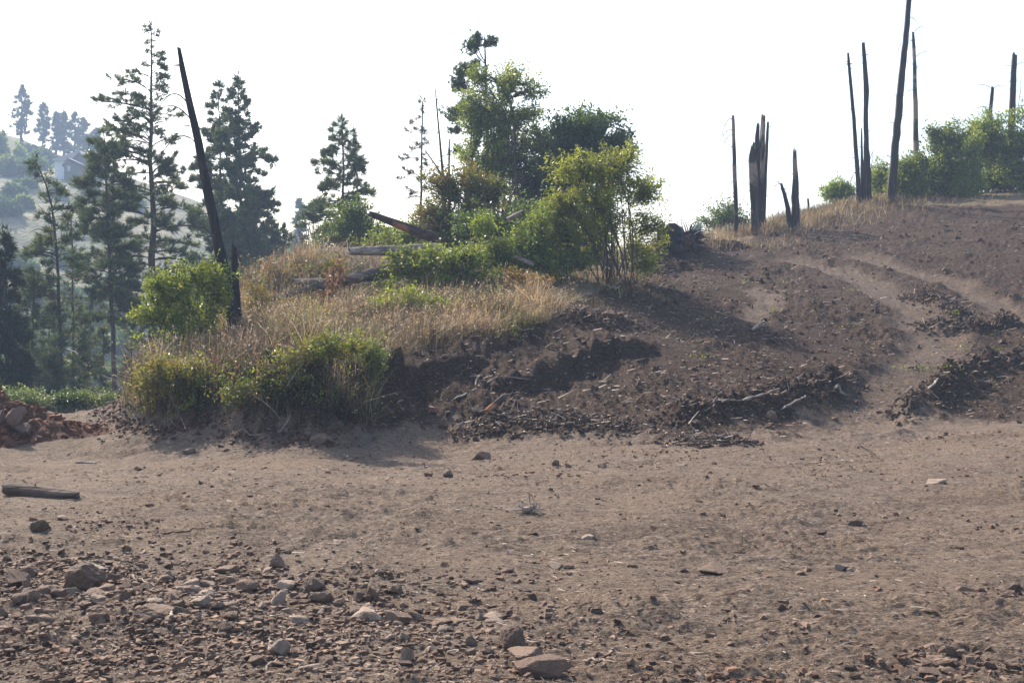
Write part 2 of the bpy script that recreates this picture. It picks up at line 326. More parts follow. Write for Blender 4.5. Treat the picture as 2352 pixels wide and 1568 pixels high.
def gz(x, y): return float(HD(x, y)[0])

# polar sheet: fine ahead of the camera, coarse elsewhere
ang = np.concatenate([np.linspace(-180, -60, 25)[:-1], np.linspace(-60, -27, 60)[:-1], np.linspace(-27, 27, 760), np.linspace(27, 60, 60)[1:], np.linspace(60, 180, 25)[1:-1]])
rad = np.concatenate([np.geomspace(.6, 4.6, 26)[:-1], np.geomspace(4.6, 30, 560)[:-1], np.geomspace(30, 62, 130)[:-1], np.geomspace(62, 175, 30)])
A_, R_ = np.meshgrid(np.radians(ang), rad); X = R_ * np.sin(A_); Y = R_ * np.cos(A_)
sh = X.shape; x = X.ravel(); y = Y.ravel(); dk, rd, ve = zones(x, y)
fade = 1 - sstep(55, 90, R_.ravel()); z = macro(x, y) + detail(x, y, dk) * fade
z = np.where(R_.ravel() > 150, -60, z)
nr, na = sh; i = np.arange(nr - 1)[:, None] * na; j = np.arange(na)[None]; j2 = (j + 1) % na
mb = MB(); mb.add(np.stack([x, y, z], -1), np.stack([i + j, i + na + j, i + na + j2, i + j2], -1).reshape(-1, 4), np.stack([dk, rd, ve], -1))
mb.add([[0, 0, 0]], np.zeros((0, 3), int)); ctr = mb.n - 1; mb.t.append(np.stack([np.full(na, ctr), np.arange(na), (np.arange(na) + 1) % na], -1))
go = mb.build('ground', M['ground'], smooth=True, attr='zone'); tag(go, kind='structure')

# ------------------------------------------------------------------ far hillside, valley floor
HC = [W(*a) for a in ((-600, 120, 290), (-300, 200, 280), (0, 312, 262), (60, 336, 262), (120, 358, 260), (200, 388, 258), (290, 428, 255), (370, 452, 252), (460, 478, 250), (560, 505, 250), (640, 545, 250), (720, 600, 250), (900, 690, 250), (1200, 760, 250), (1700, 800, 250),
      (-200, 405, 205), (0, 412, 200), (100, 413, 198), (200, 415, 196), (300, 440, 195), (420, 470, 195), (0, 403, 212), (150, 404, 212), (-300, 500, 165), (0, 540, 160), (150, 560, 160), (300, 590, 160), (450, 600, 165), (600, 650, 165), (0, 700, 130), (200, 720, 130), (400, 740, 130), (620, 760, 130),
      (0, 980, 95), (200, 990, 95), (500, 990, 95), (800, 900, 110), (1200, 900, 130))]
HC += [np.array(p, float) for p in ((-200, 420, -20), (0, 420, -25), (200, 420, -30), (-260, 120, 5), (200, 110, -24), (200, 250, -26))]
HC = np.array(HC); WH = tps_fit(HC, 40.0)
def HH(x, y):
    x = np.atleast_1d(np.asarray(x, float)); y = np.atleast_1d(np.asarray(y, float))
    return tps_eval(HC, WH, x, y) + perlin(x * .05, y * .05, 70) * 1.5 + perlin(x * .2, y * .2, 71) * .35
def at_hill(px, py, y0=90, y1=400): return on_base(px, py, HH, y0, y1)
gx, gy = np.meshgrid(np.linspace(-260, 200, 300), np.linspace(88, 420, 240)); sh = gx.shape
z = HH(gx.ravel(), gy.ravel()); i = np.arange(sh[0] - 1)[:, None] * sh[1]; j = np.arange(sh[1] - 1)[None]
mb = MB(); mb.add(np.stack([gx.ravel(), gy.ravel(), z], -1), np.stack([i + j, i + j + 1, i + sh[1] + j + 1, i + sh[1] + j], -1).reshape(-1, 4))
m, nt, p = mat('hill_meadow'); tc = nd(nt, 'ShaderNodeTexCoord'); O = tc.outputs['Object']
n1 = noise(nt, .07, 8, .72, O, .8); n2 = noise(nt, .5, 5, .7, O)
r1 = ramp(nt, n1.outputs[0], [(.38, (.04, .055, .028)), (.47, (.11, .115, .05)), (.56, (.23, .2, .1)), (.68, (.12, .1, .06))])
nt.links.new(mix(nt, r1.outputs[0], ramp(nt, n2.outputs[0], [(.3, (.5, .5, .5)), (.7, (1.3, 1.3, 1.3))]).outputs[0], 1.0, 'MULTIPLY'), p.inputs['Base Color']); p.inputs['Roughness'].default_value = .95
nt.links.new(bump(nt, n2.outputs[0], .8, 1.0), p.inputs['Normal']); M['hill'] = m
tag(mb.build('hill', m, smooth=True), kind='structure')
mb = MB(); vx, vy = np.meshgrid(np.linspace(-3000, 3000, 61), np.linspace(-3000, 3000, 61)); vz = -34 + perlin(vx.ravel() * .002, vy.ravel() * .002, 9) * 6
i = np.arange(60)[:, None] * 61; j = np.arange(60)[None]; mb.add(np.stack([vx.ravel(), vy.ravel(), vz], -1), np.stack([i + j, i + j + 1, i + 62 + j, i + 61 + j], -1).reshape(-1, 4))
tag(mb.build('valley_terrain', M['hill'], smooth=True), kind='structure')

# ------------------------------------------------------------------ foliage generators (all vectorised)
def unit(v): return v / (np.linalg.norm(v, axis=-1, keepdims=True) + 1e-9)
def leaves(mb, C, size, colr, up=.35, asp=.5, along=None):
    """one folded diamond per leaf at C"""
    n = len(C); d = unit(rng.normal(size=(n, 3)) + (along if along is not None else 0)); q = unit(rng.normal(size=(n, 3)) + np.array([0, 0, up]))
    s = unit(np.cross(d, q)); l = size * (0.6 + .8 * rng.random(n))[:, None]; nrm = np.cross(s, d)
    P0 = C; P1 = C + d * l * .5 + s * l * asp * .5 + nrm * l * .07; P2 = C + d * l; P3 = C + d * l * .5 - s * l * asp * .5 + nrm * l * .07
    mb.add(np.stack([P0, P1, P2, P3], 1).reshape(-1, 3), np.arange(4 * n).reshape(-1, 4), np.repeat(colr, 4, 0))
def palette(n, cols, wts=None, jit=.25):
    cols = np.array(cols, float); k = rng.choice(len(cols), n, p=None if wts is None else np.array(wts) / sum(wts))
    return cols[k] * (1 + jit * (rng.random((n, 1)) * 2 - 1))
def tufts(mb, C, D, size, colr, k=14, wid=.09, spread=1.0):
    """needle tufts: k narrow triangles fanned round each direction D"""
    n = len(C); C = np.repeat(C, k, 0); D = unit(np.repeat(D, k, 0) * 1.0 + rng.normal(size=(n * k, 3)) * .62 * spread); l = np.repeat(size, k) * (.7 + .5 * rng.random(n * k))
    s = unit(np.cross(D, rng.normal(size=(n * k, 3)))) * (l * wid)[:, None]; b = C + rng.normal(size=C.shape) * l[:, None] * .16
    mb.add(np.stack([b - s, b + s, b + D * l[:, None]], 1).reshape(-1, 3), np.arange(3 * n * k).reshape(-1, 3), np.repeat(np.repeat(colr, k, 0) * (.8 + .4 * rng.random((n * k, 1))), 3, 0))
PINE = [(.065, .105, .05), (.085, .125, .055), (.05, .08, .042), (.14, .155, .065)]
def pine(label, group, trunk, Yd, prof, nb=70, rb=.2, rt=.02, name='pine_tree', tuft=.24, dens=1.0, cols=PINE, droop=.25, bare=0, seed=1, segs=8, k=10, wid=.07, barkm='bark', sub=5, up=.35, cat='pine tree'):
    """trunk: pixel points base first; prof: (height 0..1, half width in px on the one side, on the other)"""
    global rng; rng = np.random.default_rng(seed * 31 + 5)
    s = Yd / F; T = np.array([W(a, b, Yd) for a, b in trunk]); hgt = np.concatenate([[0], np.cumsum(np.linalg.norm(np.diff(T, axis=0), axis=1))]); hgt /= hgt[-1]
    tt = np.linspace(0, 1, 16); P = np.stack([np.interp(tt, hgt, T[:, c]) for c in range(3)], -1); P[1:-1, :2] += rng.normal(size=(14, 2)) * rb * .12
    e = empty(name, tuple(T[0]), label, cat, group); wood = MB(); cr = MB()
    tube(wood, P, rb + (rt - rb) * tt ** .85, segs, rough=.06)
    prof = np.array(prof, float); lo, hi = prof[:, 0].min(), prof[:, 0].max(); TC = []; TD = []; TS = []
    for b in range(nb):
        h = lo + (hi - lo) * (b + rng.random()) / nb; az = rng.random() * 2 * np.pi; ca = math.cos(az)
        Lm = np.interp(h, prof[:, 0], prof[:, 1] if ca < 0 else prof[:, 2]) * s * (.75 + .25 * abs(ca)); L = Lm * (.55 + .55 * rng.random())
        if rng.random() < .12: L *= .4
        if L < .05: continue
        p0 = np.array([np.interp(h, tt, P[:, c]) for c in range(3)]); out = np.array([ca, math.sin(az), 0]); rise = L * (.55 * (h - lo) / (hi - lo + 1e-6) - .05) * rng.uniform(.5, 1.2)
        p1 = p0 + out * L + np.array([0, 0, rise - droop * L]); B = curve(p0, p1, (rng.normal() * .06 * L, rng.normal() * .06 * L, droop * L * rng.uniform(.3, .8)), 6)
        r0 = min(.012 + .016 * L, rb * .45) * (1.2 if L > 1 else .8); tube(wood, B, np.linspace(r0, .006, 6), 4, cap=False)
        if rng.random() < bare * (1.3 - h): continue
        ns = max(3, int(sub * L * 1.75 * dens + 1)); u = .22 + .78 * rng.random(ns) ** .8
        c0 = np.stack([np.interp(u, np.linspace(0, 1, 6), B[:, c]) for c in range(3)], -1)
        sd = unit(out + rng.normal(size=(ns, 3)) * np.array([.9, .9, .35]) + np.array([0, 0, up])); sl_ = (L * .36 * (1.15 - u) + .16 * min(1, L)) * (.6 + .8 * rng.random(ns))
        c1 = c0 + sd * sl_[:, None]
        for q in range(ns):
            tube(wood, [c0[q], (c0[q] + c1[q]) / 2 + [0, 0, .03], c1[q]], [.009, .007, .004], 3, cap=False)
            m_ = max(1, int(sl_[q] / (tuft * .34) + .8)); w_ = 1 - rng.random(m_) ** 1.6 * .8; w_[0] = 1
            TC.append(c0[q] + (c1[q] - c0[q]) * w_[:, None]); TD.append(np.repeat((sd[q] + [0, 0, .35])[None], m_, 0)); TS.append(np.full(m_, tuft * .82) * (.7 + .5 * rng.random(m_)))
        TC.append(B[-1:]); TD.append((out + [0, 0, .5])[None]); TS.append(np.array([tuft]))
    m_ = 4; TC.append(P[-1] + rng.normal(size=(m_, 3)) * [.08, .08, .15] * (hi > .98)); TD.append(np.repeat([[0, 0, 1.]], m_, 0)); TS.append(np.full(m_, tuft))
    TC = np.concatenate(TC); TD = np.concatenate(TD); TS = np.concatenate(TS)
    tufts(cr, TC, TD, TS, palette(len(TC), cols), k, wid)
    wood.build('trunk', M[barkm], e, True); cr.build('crown', M['needle'], e)
    return e
def leafy(label, group, basept, Yd, blobs, nc, lp, size, cols, wts=None, nst=8, rs=.04, name='leafy_tree', cat='tree', seed=1, clus=.3, asp=.5, thick=1.0, up=.35, hang=0.0, barkm='stem', spread=.35, depth=.8, base_z=None):
    """blobs: (px, py, rx, ry, weight, depth offset m) ellipses of the crown in photograph pixels at distance Yd"""
    global rng; rng = np.random.default_rng(seed * 17 + 3)
    Yd = G(basept[0], basept[1])[1] if Yd <= 0 else Yd
    s = Yd / F; B0 = W(basept[0], basept[1], Yd)
    B0[2] = float(macro(np.array([B0[0]]), np.array([B0[1]]))[0]) - .05 if base_z is None else B0[2]
    e = empty(name, tuple(B0), label, cat, group); wood = MB(); cr = MB()
    wt = np.array([b[4] * b[2] * b[3] for b in blobs], float); wt /= wt.sum(); kk = rng.choice(len(blobs), nc, p=wt); C = np.zeros((nc, 3))
    for i_, b in enumerate(blobs):
        m_ = kk == i_; n_ = m_.sum()
        if not n_: continue
        d = unit(rng.normal(size=(n_, 3))); r_ = rng.random(n_) ** .45 * (1 + .22 * np.sin(d[:, 0] * 5 + seed) * np.cos(d[:, 2] * 6 + i_) + .12 * rng.normal(size=n_))
        C[m_] = W(b[0], b[1], Yd + b[5]) + d * r_[:, None] * np.array([b[2] * s, b[2] * s * depth, b[3] * s])
    q3 = 3.2 * s / .011; gap = perlin(C[:, 0] / q3 * 6 + seed, C[:, 2] / q3 * 6, seed) + .7 * perlin(C[:, 1] / q3 * 5 + C[:, 0] / q3 * 4, C[:, 2] / q3 * 8, seed + 1); keep = (gap > -.5 + .3 * rng.random(nc)) | (Yd > 62); C = C[keep]; nc = len(C)
    gzc = macro(C[:, 0], C[:, 1]) if Yd < 62 else np.full(nc, -99.); ok = C[:, 2] > gzc + .08; C = C[ok]; nc = len(C); nst = min(nst, nc)
    if nst:
        tg = C[rng.choice(nc, nst, replace=False)] * .5 + C[np.argsort(-C[:, 2])[rng.integers(0, max(2, nc // 2), nst)]] * .5
        SP = []
        for t_ in tg:
            o_ = B0 + rng.normal(size=3) * [spread * .5, spread * .4, 0]; o_[2] = B0[2]; v_ = t_ - o_
            c_ = curve(o_, t_, np.array([-v_[0] * .12, -v_[1] * .12, abs(v_[2]) * .05]) + rng.normal(size=3) * .05 * np.linalg.norm(v_), 9)
            tube(wood, c_, np.linspace(rs, rs * .25, 9) * rng.uniform(.6, 1.15), 5, cap=False); u = np.linspace(.12, 1, 14); SP.append(np.stack([np.interp(u, np.linspace(0, 1, 9), c_[:, c]) for c in range(3)], -1))
        SP = np.concatenate(SP); dirs = np.zeros((nc, 3))
        for i_ in range(nc):
            dd = SP - C[i_]; cost = np.linalg.norm(dd, axis=1) + np.maximum(dd[:, 2], 0) * 2.5; q_ = SP[np.argmin(cost)]; v_ = C[i_] - q_; L_ = np.linalg.norm(v_)
            tube(wood, curve(q_, C[i_], (0, 0, .1 * L_), 4), np.linspace(min(rs * .35, .006 + L_ * .01), .004, 4), 3, cap=False); dirs[i_] = v_ / (L_ + 1e-6)
    else: dirs = unit(rng.normal(size=(nc, 3)) + [0, 0, .5])
    n = nc * lp; ci = np.repeat(np.arange(nc), lp); t_ = rng.random(n) * 1.9 - 1.1; cs_ = (.6 + .8 * rng.random(nc))[ci]; t_ = t_ * cs_
    P = C[ci] + dirs[ci] * (t_ * clus * 1.25)[:, None] + rng.normal(size=(n, 3)) * (cs_ * clus * .3)[:, None] * (1.05 - .4 * np.abs(t_))[:, None] + [0, 0, -hang * clus] * rng.random((n, 1))
    cc = palette(nc, cols, wts, .4)[ci] * .65 + palette(n, cols, wts, .4) * .35
    leaves(cr, P, size, cc, up, asp, dirs[ci] * .6 + [0, 0, -hang])
    if wood.v: wood.build('trunk', M[barkm], e, True)
    cr.build('crown', M['leaf'], e); return e
GRN = [(.1, .14, .038), (.14, .175, .05), (.075, .105, .035)]; YEL = [(.2, .26, .055), (.16, .22, .05), (.26, .27, .07), (.12, .17, .04)]
DRK = [(.05, .09, .034), (.07, .12, .042), (.04, .07, .03)]; BRN = [(.13, .12, .05), (.17, .11, .05), (.09, .1, .04), (.2, .12, .055)]
BRI = [(.17, .24, .06), (.21, .28, .07), (.12, .17, .05)]

# ------------------------------------------------------------------ trees on the slope below the road
pg = 'pines on the slope beyond the road'
pine('tallest green pine, standing just left of the leaning burnt trunk', pg, [(352, 1200), (352, 640), (348, 400), (346, 250), (347, 58)], 50,
     [(.36, 70, 60), (.45, 130, 120), (.55, 150, 125), (.62, 155, 130), (.70, 140, 120), (.76, 140, 80), (.83, 115, 60), (.9, 66, 44), (.95, 44, 32), (1, 10, 10)], nb=128, rb=.29, tuft=.26, dens=1.0, seed=2, sub=4, segs=10, bare=.25, droop=.18)
pine('dark bushy pine just left of the tallest pine, its lower trunk bare', pg, [(268, 1150), (262, 840), (252, 600), (243, 420), (238, 300)], 46,
     [(.48, 50, 55), (.60, 70, 70), (.70, 62, 60), (.80, 78, 70), (.88, 64, 62), (.95, 42, 40), (1, 12, 12)], nb=84, rb=.15, tuft=.25, seed=3, sub=7, dens=1.4, bare=.1)
pine('thin pine with a bent, leaning top at the left edge of the wood', pg, [(140, 1150), (138, 840), (135, 640), (120, 480), (98, 400), (84, 374)], 43,
     [(.3, 60, 50), (.45, 62, 60), (.6, 78, 58), (.72, 84, 62), (.80, 56, 46), (.88, 50, 46), (.96, 34, 36), (1, 14, 14)], nb=92, rb=.13, tuft=.26, seed=4, sub=5, bare=.12)
pine('slim pine with a small dark topknot between the bent pine and the bushy pine', pg, [(170, 1140), (168, 830), (166, 600), (163, 490)], 46,
     [(.28, 45, 45), (.5, 48, 50), (.7, 36, 42), (.84, 12, 16), (.90, 42, 42), (1, 12, 12)], nb=64, rb=.09, tuft=.25, seed=5, sub=4, bare=.2)
pine('dense dark fir at the far left edge above the brambles', pg, [(24, 1120), (18, 800), (10, 540)], 38,
     [(.3, 66, 60), (.5, 62, 56), (.7, 52, 46), (.85, 36, 34), (1, 8, 8)], nb=120, rb=.14, tuft=.26, seed=6, sub=9, dens=1.5, droop=.4, name='fir_tree', cat='fir tree', cols=[(.022, .036, .02), (.03, .046, .024)])
pine('small thin pine between the dark fir and the bent pine', pg, [(74, 1140), (72, 900), (78, 620)], 42, [(.3, 44, 42), (.6, 42, 40), (.85, 28, 30), (1, 8, 8)], nb=66, rb=.08, tuft=.25, seed=7, sub=5, bare=.1)
pine('twin pine just right of the leaning burnt trunk, the shorter of the pair', pg, [(512, 1000), (508, 560), (506, 400), (503, 190)], 62,
     [(.30, 110, 70), (.45, 95, 70), (.60, 72, 62), (.75, 64, 55), (.88, 42, 40), (1, 8, 8)], nb=110, rb=.17, tuft=.3, seed=8, sub=5, dens=1.15, wid=.11)
pine('twin pine with the broader skirt, rightmost of the tall pines', pg, [(558, 1000), (556, 590), (550, 400), (546, 182)], 60,
     [(.40, 100, 140), (.52, 90, 125), (.58, 86, 130), (.66, 72, 90), (.76, 60, 74), (.88, 42, 46), (1, 8, 8)], nb=126, rb=.18, tuft=.3, seed=9, sub=5, dens=1.15, wid=.11)
pine('low third pine with a forked dark trunk under the twin pines', pg, [(584, 900), (578, 590), (570, 430)], 58, [(.25, 80, 110), (.55, 66, 92), (.8, 40, 50), (1, 10, 10)], nb=60, rb=.15, tuft=.3, seed=10, sub=5, wid=.11)
pine('small open pine standing alone behind the dark green thicket', pg, [(784, 640), (785, 500), (789, 400), (786, 276)], 50,
     [(.30, 95, 80), (.45, 84, 74), (.6, 72, 60), (.75, 56, 50), (.88, 34, 32), (1, 8, 8)], nb=74, rb=.09, tuft=.28, seed=11, sub=5, droop=.15)
pine('half dead sparse pine with straw coloured lower boughs', pg, [(966, 620), (967, 480), (969, 330), (971, 232)], 48,
     [(.25, 75, 30), (.42, 58, 26), (.58, 50, 22), (.75, 34, 22), (.9, 26, 14), (1, 6, 8)], nb=44, rb=.07, tuft=.22, seed=12, sub=3, cols=[(.1, .085, .05), (.06, .07, .035), (.12, .09, .05)], bare=.35, k=9, droop=.3)
UL = ['hazy understorey pine just inside the bent pine', 'hazy understorey pine behind the slim pine with the topknot', 'hazy understorey pine behind the trunk between bushy and tallest pine', 'understorey pine nearest the dark fir, its top below the bent pine',
      'understorey pine under the bare lower trunk of the bushy pine', 'low understorey pine at the foot of the slim topknot pine', 'lowest dark understorey pine directly behind the road end', 'low understorey pine at the foot of the small thin pine', 'low understorey pine beside the yellow-green bank bush', 'blue hazy pine just below the crown of the tallest pine',
      'blue hazy pine between the tallest pine and the leaning burnt trunk', 'blue hazy pine right behind the leaning burnt trunk', 'small hazy pine at the skirt of the broader twin pine']
for i_, (a, b, c, Yd, h_) in enumerate(((110, 700, 1150, 52, 34), (205, 690, 1150, 56, 40), (300, 700, 1150, 58, 44), (40, 640, 1120, 50, 34), (235, 760, 1150, 50, 44), (180, 780, 1150, 44, 46), (120, 820, 1150, 40, 46), (60, 800, 1150, 44, 46), (290, 830, 1150, 48, 40), (390, 700, 1150, 66, 44), (440, 680, 1100, 70, 40), (480, 640, 1050, 74, 42), (620, 600, 900, 66, 46))):
    pine(UL[i_], 'understorey pines beyond the road', [(a, c), (a + 3, b)], Yd, [(.2, h_, h_), (.55, h_ * .8, h_ * .8), (.85, h_ * .4, h_ * .4), (1, 6, 6)], nb=54, rb=.07, tuft=.3, seed=20 + i_, sub=5, wid=.12, k=10, segs=5)

# tall pine with a few clumps behind the yellow-green tree, custom boughs
rng = np.random.default_rng(77); Yd = 46
e = empty('pine_tree', tuple(W(1120, 620, Yd)), 'gaunt tall pine with a few clumped boughs rising above the pale green tree', 'pine tree', pg)
wood = MB(); cr = MB(); T = [W(*q, Yd) for q in ((1122, 620), (1122, 450), (1119, 300), (1116, 180), (1113, 84))]; tube(wood, T, [.11, .09, .07, .05, .02], 7)
for (x0, y0, x1, y1, rx, ry, n_) in ((1113, 145, 1082, 105, 20, 18, 20), (1113, 140, 1096, 104, 14, 12, 12), (1113, 92, 1128, 98, 14, 11, 14), (1113, 90, 1095, 84, 10, 9, 8), (1115, 180, 1075, 152, 14, 5, 6), (1115, 195, 1092, 145, 9, 6, 6), (1117, 175, 1062, 168, 20, 16, 24),
      (1118, 210, 1056, 196, 20, 18, 26), (1117, 190, 1088, 172, 12, 10, 8), (1120, 270, 1045, 262, 26, 18, 30), (1120, 265, 1062, 248, 18, 12, 16), (1120, 300, 1040, 298, 10, 8, 6), (1120, 300, 1051, 300, 6, 6, 4), (1121, 350, 1052, 345, 18, 8, 8), (1118, 150, 1115, 160, 6, 5, 3)):
    a, b = W(x0, y0, Yd), W(x1, y1, Yd + rng.normal() * .3); tube(wood, curve(a, b, (0, 0, -.08), 5), np.linspace(.035, .012, 5), 4)
    n_ *= 4; C = b + rng.normal(size=(n_, 3)) * np.array([rx, rx, ry]) * .5 * Yd / F; tufts(cr, C, rng.normal(size=(n_, 3)) + [0, 0, .6], np.full(n_, .17), palette(n_, PINE), 12, .1)
wood.build('trunk', M['bark'], e, True); cr.build('crown', M['needle'], e)

# ------------------------------------------------------------------ broadleaf trees and bushes on the knoll
tg_ = 'broadleaf trees on the knoll'; bg_ = 'bushes on the knoll'
leafy('tall pale yellow-green tree with many upright stems behind the logs', tg_, (1125, 590), 42, [(1180, 190, 55, 40, 1, 0), (1085, 260, 32, 70, 1, 0), (1150, 270, 70, 70, 1, 0), (1215, 250, 40, 50, .6, 0), (1110, 380, 62, 80, 1.3, 0), (1180, 370, 75, 75, 1, .5), (1100, 180, 22, 24, .9, 0), (1235, 210, 20, 20, .4, 0)],
      1150, 34, 0.1, YEL + GRN, nst=16, rs=.07, seed=31, clus=.26, spread=.7)
leafy('spreading green tree between the pale tree and the dark round tree', tg_, (1200, 600), 43, [(1270, 330, 70, 50, 1, 0), (1240, 420, 70, 60, 1, 0), (1300, 400, 60, 60, 1, 0), (1320, 290, 40, 25, .6, 0), (1200, 480, 60, 50, 1, 0)], 900, 30, 0.1, GRN + DRK, nst=12, rs=.05, seed=32, clus=.28, spread=.6)
leafy('dark green round-topped tree behind the big bush', tg_, (1370, 600), 41, [(1350, 300, 80, 45, 1.2, 0), (1390, 330, 65, 60, 1.2, 0), (1300, 330, 40, 50, 1, 0), (1425, 345, 28, 35, .7, 0), (1340, 400, 90, 70, 1, .5), (1240, 520, 80, 60, .7, 0)], 980, 44, 0.11, DRK, nst=10, rs=.07, seed=33, clus=.3, up=.8)
leafy('olive and rust tinged tree round the dead stems behind the fallen logs', tg_, (1040, 640), 36, [(1020, 430, 45, 40, 1, 0), (1085, 430, 65, 45, 1, 0), (1130, 440, 40, 45, .8, 0), (1000, 500, 50, 50, 1, 0), (1080, 520, 80, 60, 1.2, 0), (1030, 580, 75, 45, 1, 0)], 950, 36, 0.085, BRN + GRN, nst=12, rs=.04, seed=34, clus=.24, spread=.8)
leafy('big many-stemmed olive green bush at the edge of the bare slope', bg_, (1418, 640), 30, [(1330, 400, 70, 60, 1, 0), (1420, 380, 70, 45, 1, 0), (1480, 440, 50, 60, 1, 0), (1380, 470, 110, 80, 1.2, 0), (1290, 470, 48, 60, 1, 0), (1500, 530, 30, 60, 1, 0), (1260, 540, 40, 60, .8, 0), (1480, 600, 44, 30, .8, .5), (1440, 345, 22, 20, .6, 0), (1300, 540, 60, 50, .7, 0), (1470, 560, 40, 35, .6, .6), (1290, 600, 50, 40, .5, .4)],
      1350, 26, 0.088, [(.16, .18, .045), (.2, .22, .05), (.11, .14, .04), (.25, .28, .06)], nst=30, rs=.024, seed=35, clus=.17, asp=.36, hang=.4, spread=.5)
leafy('feathery bright green shrub beside the big bush, sprouting over the grass', bg_, (1230, 655), 29.5, [(1215, 560, 60, 55, 1, 0), (1150, 590, 60, 50, 1, 0), (1250, 610, 60, 40, 1, 0), (1240, 500, 40, 40, .6, 0), (1320, 590, 40, 30, .5, 0)], 640, 26, 0.095, BRI + GRN, nst=16, rs=.018, seed=36, clus=.2, asp=.3, hang=.5, spread=1.4)
leafy('vivid light green sapling with drooping leaf sprays in front of the dark trees', bg_, (1118, 640), 29.5, [(1113, 510, 26, 28, 1, 0), (1120, 560, 20, 30, .5, 0)], 60, 34, .1, [(.2, .26, .06), (.15, .2, .05)], nst=4, rs=.015, seed=37, clus=.18, asp=.28, hang=.6, spread=.2)
leafy('low green thicket in front of the logs where the dry grass begins', bg_, (1060, 670), 28.5, [(1060, 600, 60, 45, 1, 0), (985, 610, 60, 40, 1, 0), (1110, 640, 60, 30, 1, 0), (930, 600, 36, 40, .7, 0), (1000, 645, 70, 18, .7, 0)], 560, 32, 0.075, GRN + BRN[:1] + YEL[:2], nst=14, rs=.015, seed=38, clus=.19, spread=1.6)
leafy('dark leafy thicket at the foot of the trees behind the big bush', bg_, (1180, 620), 34, [(1180, 520, 70, 60, 1, 0), (1100, 540, 60, 60, 1, 0), (1250, 560, 70, 50, 1, 0), (1330, 560, 80, 60, 1, 2)], 850, 34, 0.1, DRK + GRN[:1], nst=8, rs=.03, seed=39, clus=.28, spread=1.2)
leafy('dense mid green thicket beneath the small open pine', bg_, (800, 620), 41, [(800, 530, 55, 45, 1, 0), (850, 550, 50, 40, 1, 0), (760, 580, 50, 35, 1, 0), (820, 490, 30, 30, .6, 0), (700, 600, 34, 30, .7, 0), (900, 560, 50, 40, .8, 0)], 780, 34, 0.1, GRN + DRK, nst=8, rs=.03, seed=40, clus=.3, spread=1.2)
leafy('rounded yellow-green bush leaning over the bank beside the burnt trunk', bg_, (440, 850), 23.5, [(405, 690, 84, 52, 1.1, 0), (478, 632, 44, 40, 1.1, 0), (420, 640, 50, 30, .8, 0), (375, 655, 40, 30, .9, 0), (335, 725, 34, 22, .8, 0), (440, 740, 70, 42, 1, 0), (500, 690, 26, 60, .8, 0), (385, 800, 60, 26, .8, 0), (450, 800, 50, 30, .6, 0), (340, 780, 30, 20, .5, 0), (415, 860, 36, 40, .5, 0)],
      560, 30, 0.062, YEL + GRN, nst=18, rs=.02, seed=41, clus=.17, spread=.6)
leafy('tangled rose bush hanging over the reddish bank', bg_, (750, 880), 0, [(740, 800, 60, 34, 1, 0), (800, 790, 60, 30, .9, 0), (680, 850, 50, 40, .9, 0), (700, 905, 45, 30, .5, 0), (640, 900, 34, 40, .5, 0)], 300, 26, .042, [(.09, .13, .035), (.13, .17, .05), (.2, .17, .04)], nst=14, rs=.01, seed=42, clus=.15, spread=1.2)
leafy('small dark green bush at the lip of the bare earth face', bg_, (850, 905), 0, [(852, 830, 34, 50, 1, 0), (840, 880, 30, 30, .8, 0)], 150, 30, .04, [(.08, .12, .03), (.055, .09, .028), (.11, .14, .04)], nst=8, rs=.01, seed=43, clus=.13, spread=.4)
leafy('green undergrowth on the shaded end of the bank by the road', bg_, (420, 965), 0, [(370, 860, 56, 50, 1, 0), (430, 870, 50, 50, 1, 0), (510, 890, 60, 46, .9, 0), (450, 930, 60, 30, .8, 0), (340, 900, 40, 40, .7, 0), (600, 920, 50, 36, .6, 0)], 430, 26, .052, YEL + GRN + BRN + BRN, nst=10, rs=.01, seed=44, clus=.16, spread=1.6)
leafy('loose green shrub spilling over the dry grass right of the rose bush', bg_, (930, 740), 0, [(930, 690, 50, 26, 1, 0), (880, 700, 36, 20, .8, 0), (1000, 700, 40, 20, .6, 0), (960, 720, 60, 18, .6, 0)], 200, 26, .055, GRN + YEL, nst=12, rs=.01, seed=46, clus=.16, spread=1.4)
leafy('low yellow-green brush on the bank behind the rose bush', bg_, (700, 775), 0, [(690, 760, 60, 30, 1, 0), (760, 750, 60, 26, .8, 0), (640, 780, 40, 26, .6, 0)], 220, 24, .05, YEL + GRN, nst=12, rs=.01, seed=47, clus=.16, spread=1.6)
leafy('trailing green brush on the shaded face of the bank below the burnt stub', bg_, (590, 960), 0, [(590, 880, 50, 40, 1, 0), (640, 910, 44, 40, .9, 0), (540, 910, 40, 36, .7, 0)], 190, 24, .045, GRN + BRN[:2] + DRK, nst=10, rs=.01, seed=48, clus=.15, spread=1.2)
leafy('reddish tinged low shrub at the foot of the feathery shrub', bg_, (1190, 665), 27.8, [(1180, 640, 40, 22, 1, 0), (1230, 650, 40, 18, .8, 0)], 110, 24, .055, BRN + [(.3, .09, .05)], nst=8, rs=.01, seed=49, clus=.15, spread=1.0)
leafy('bushy greenery on the skyline behind the raised charred log', bg_, (900, 600), 38, [(880, 560, 50, 36, 1, 0), (950, 550, 46, 46, 1, 0), (820, 590, 44, 22, .7, 0)], 260, 30, .09, GRN + YEL[:2], nst=8, rs=.02, seed=50, clus=.26, spread=1.4)
leafy('low green and rust brush on the crest above the level log', bg_, (690, 628), 0, [(700, 625, 44, 18, 1, 0), (760, 615, 50, 16, .8, 0), (640, 650, 40, 16, .6, 0)], 150, 24, .07, GRN + BRN, nst=8, rs=.012, seed=51, clus=.2, spread=1.4)
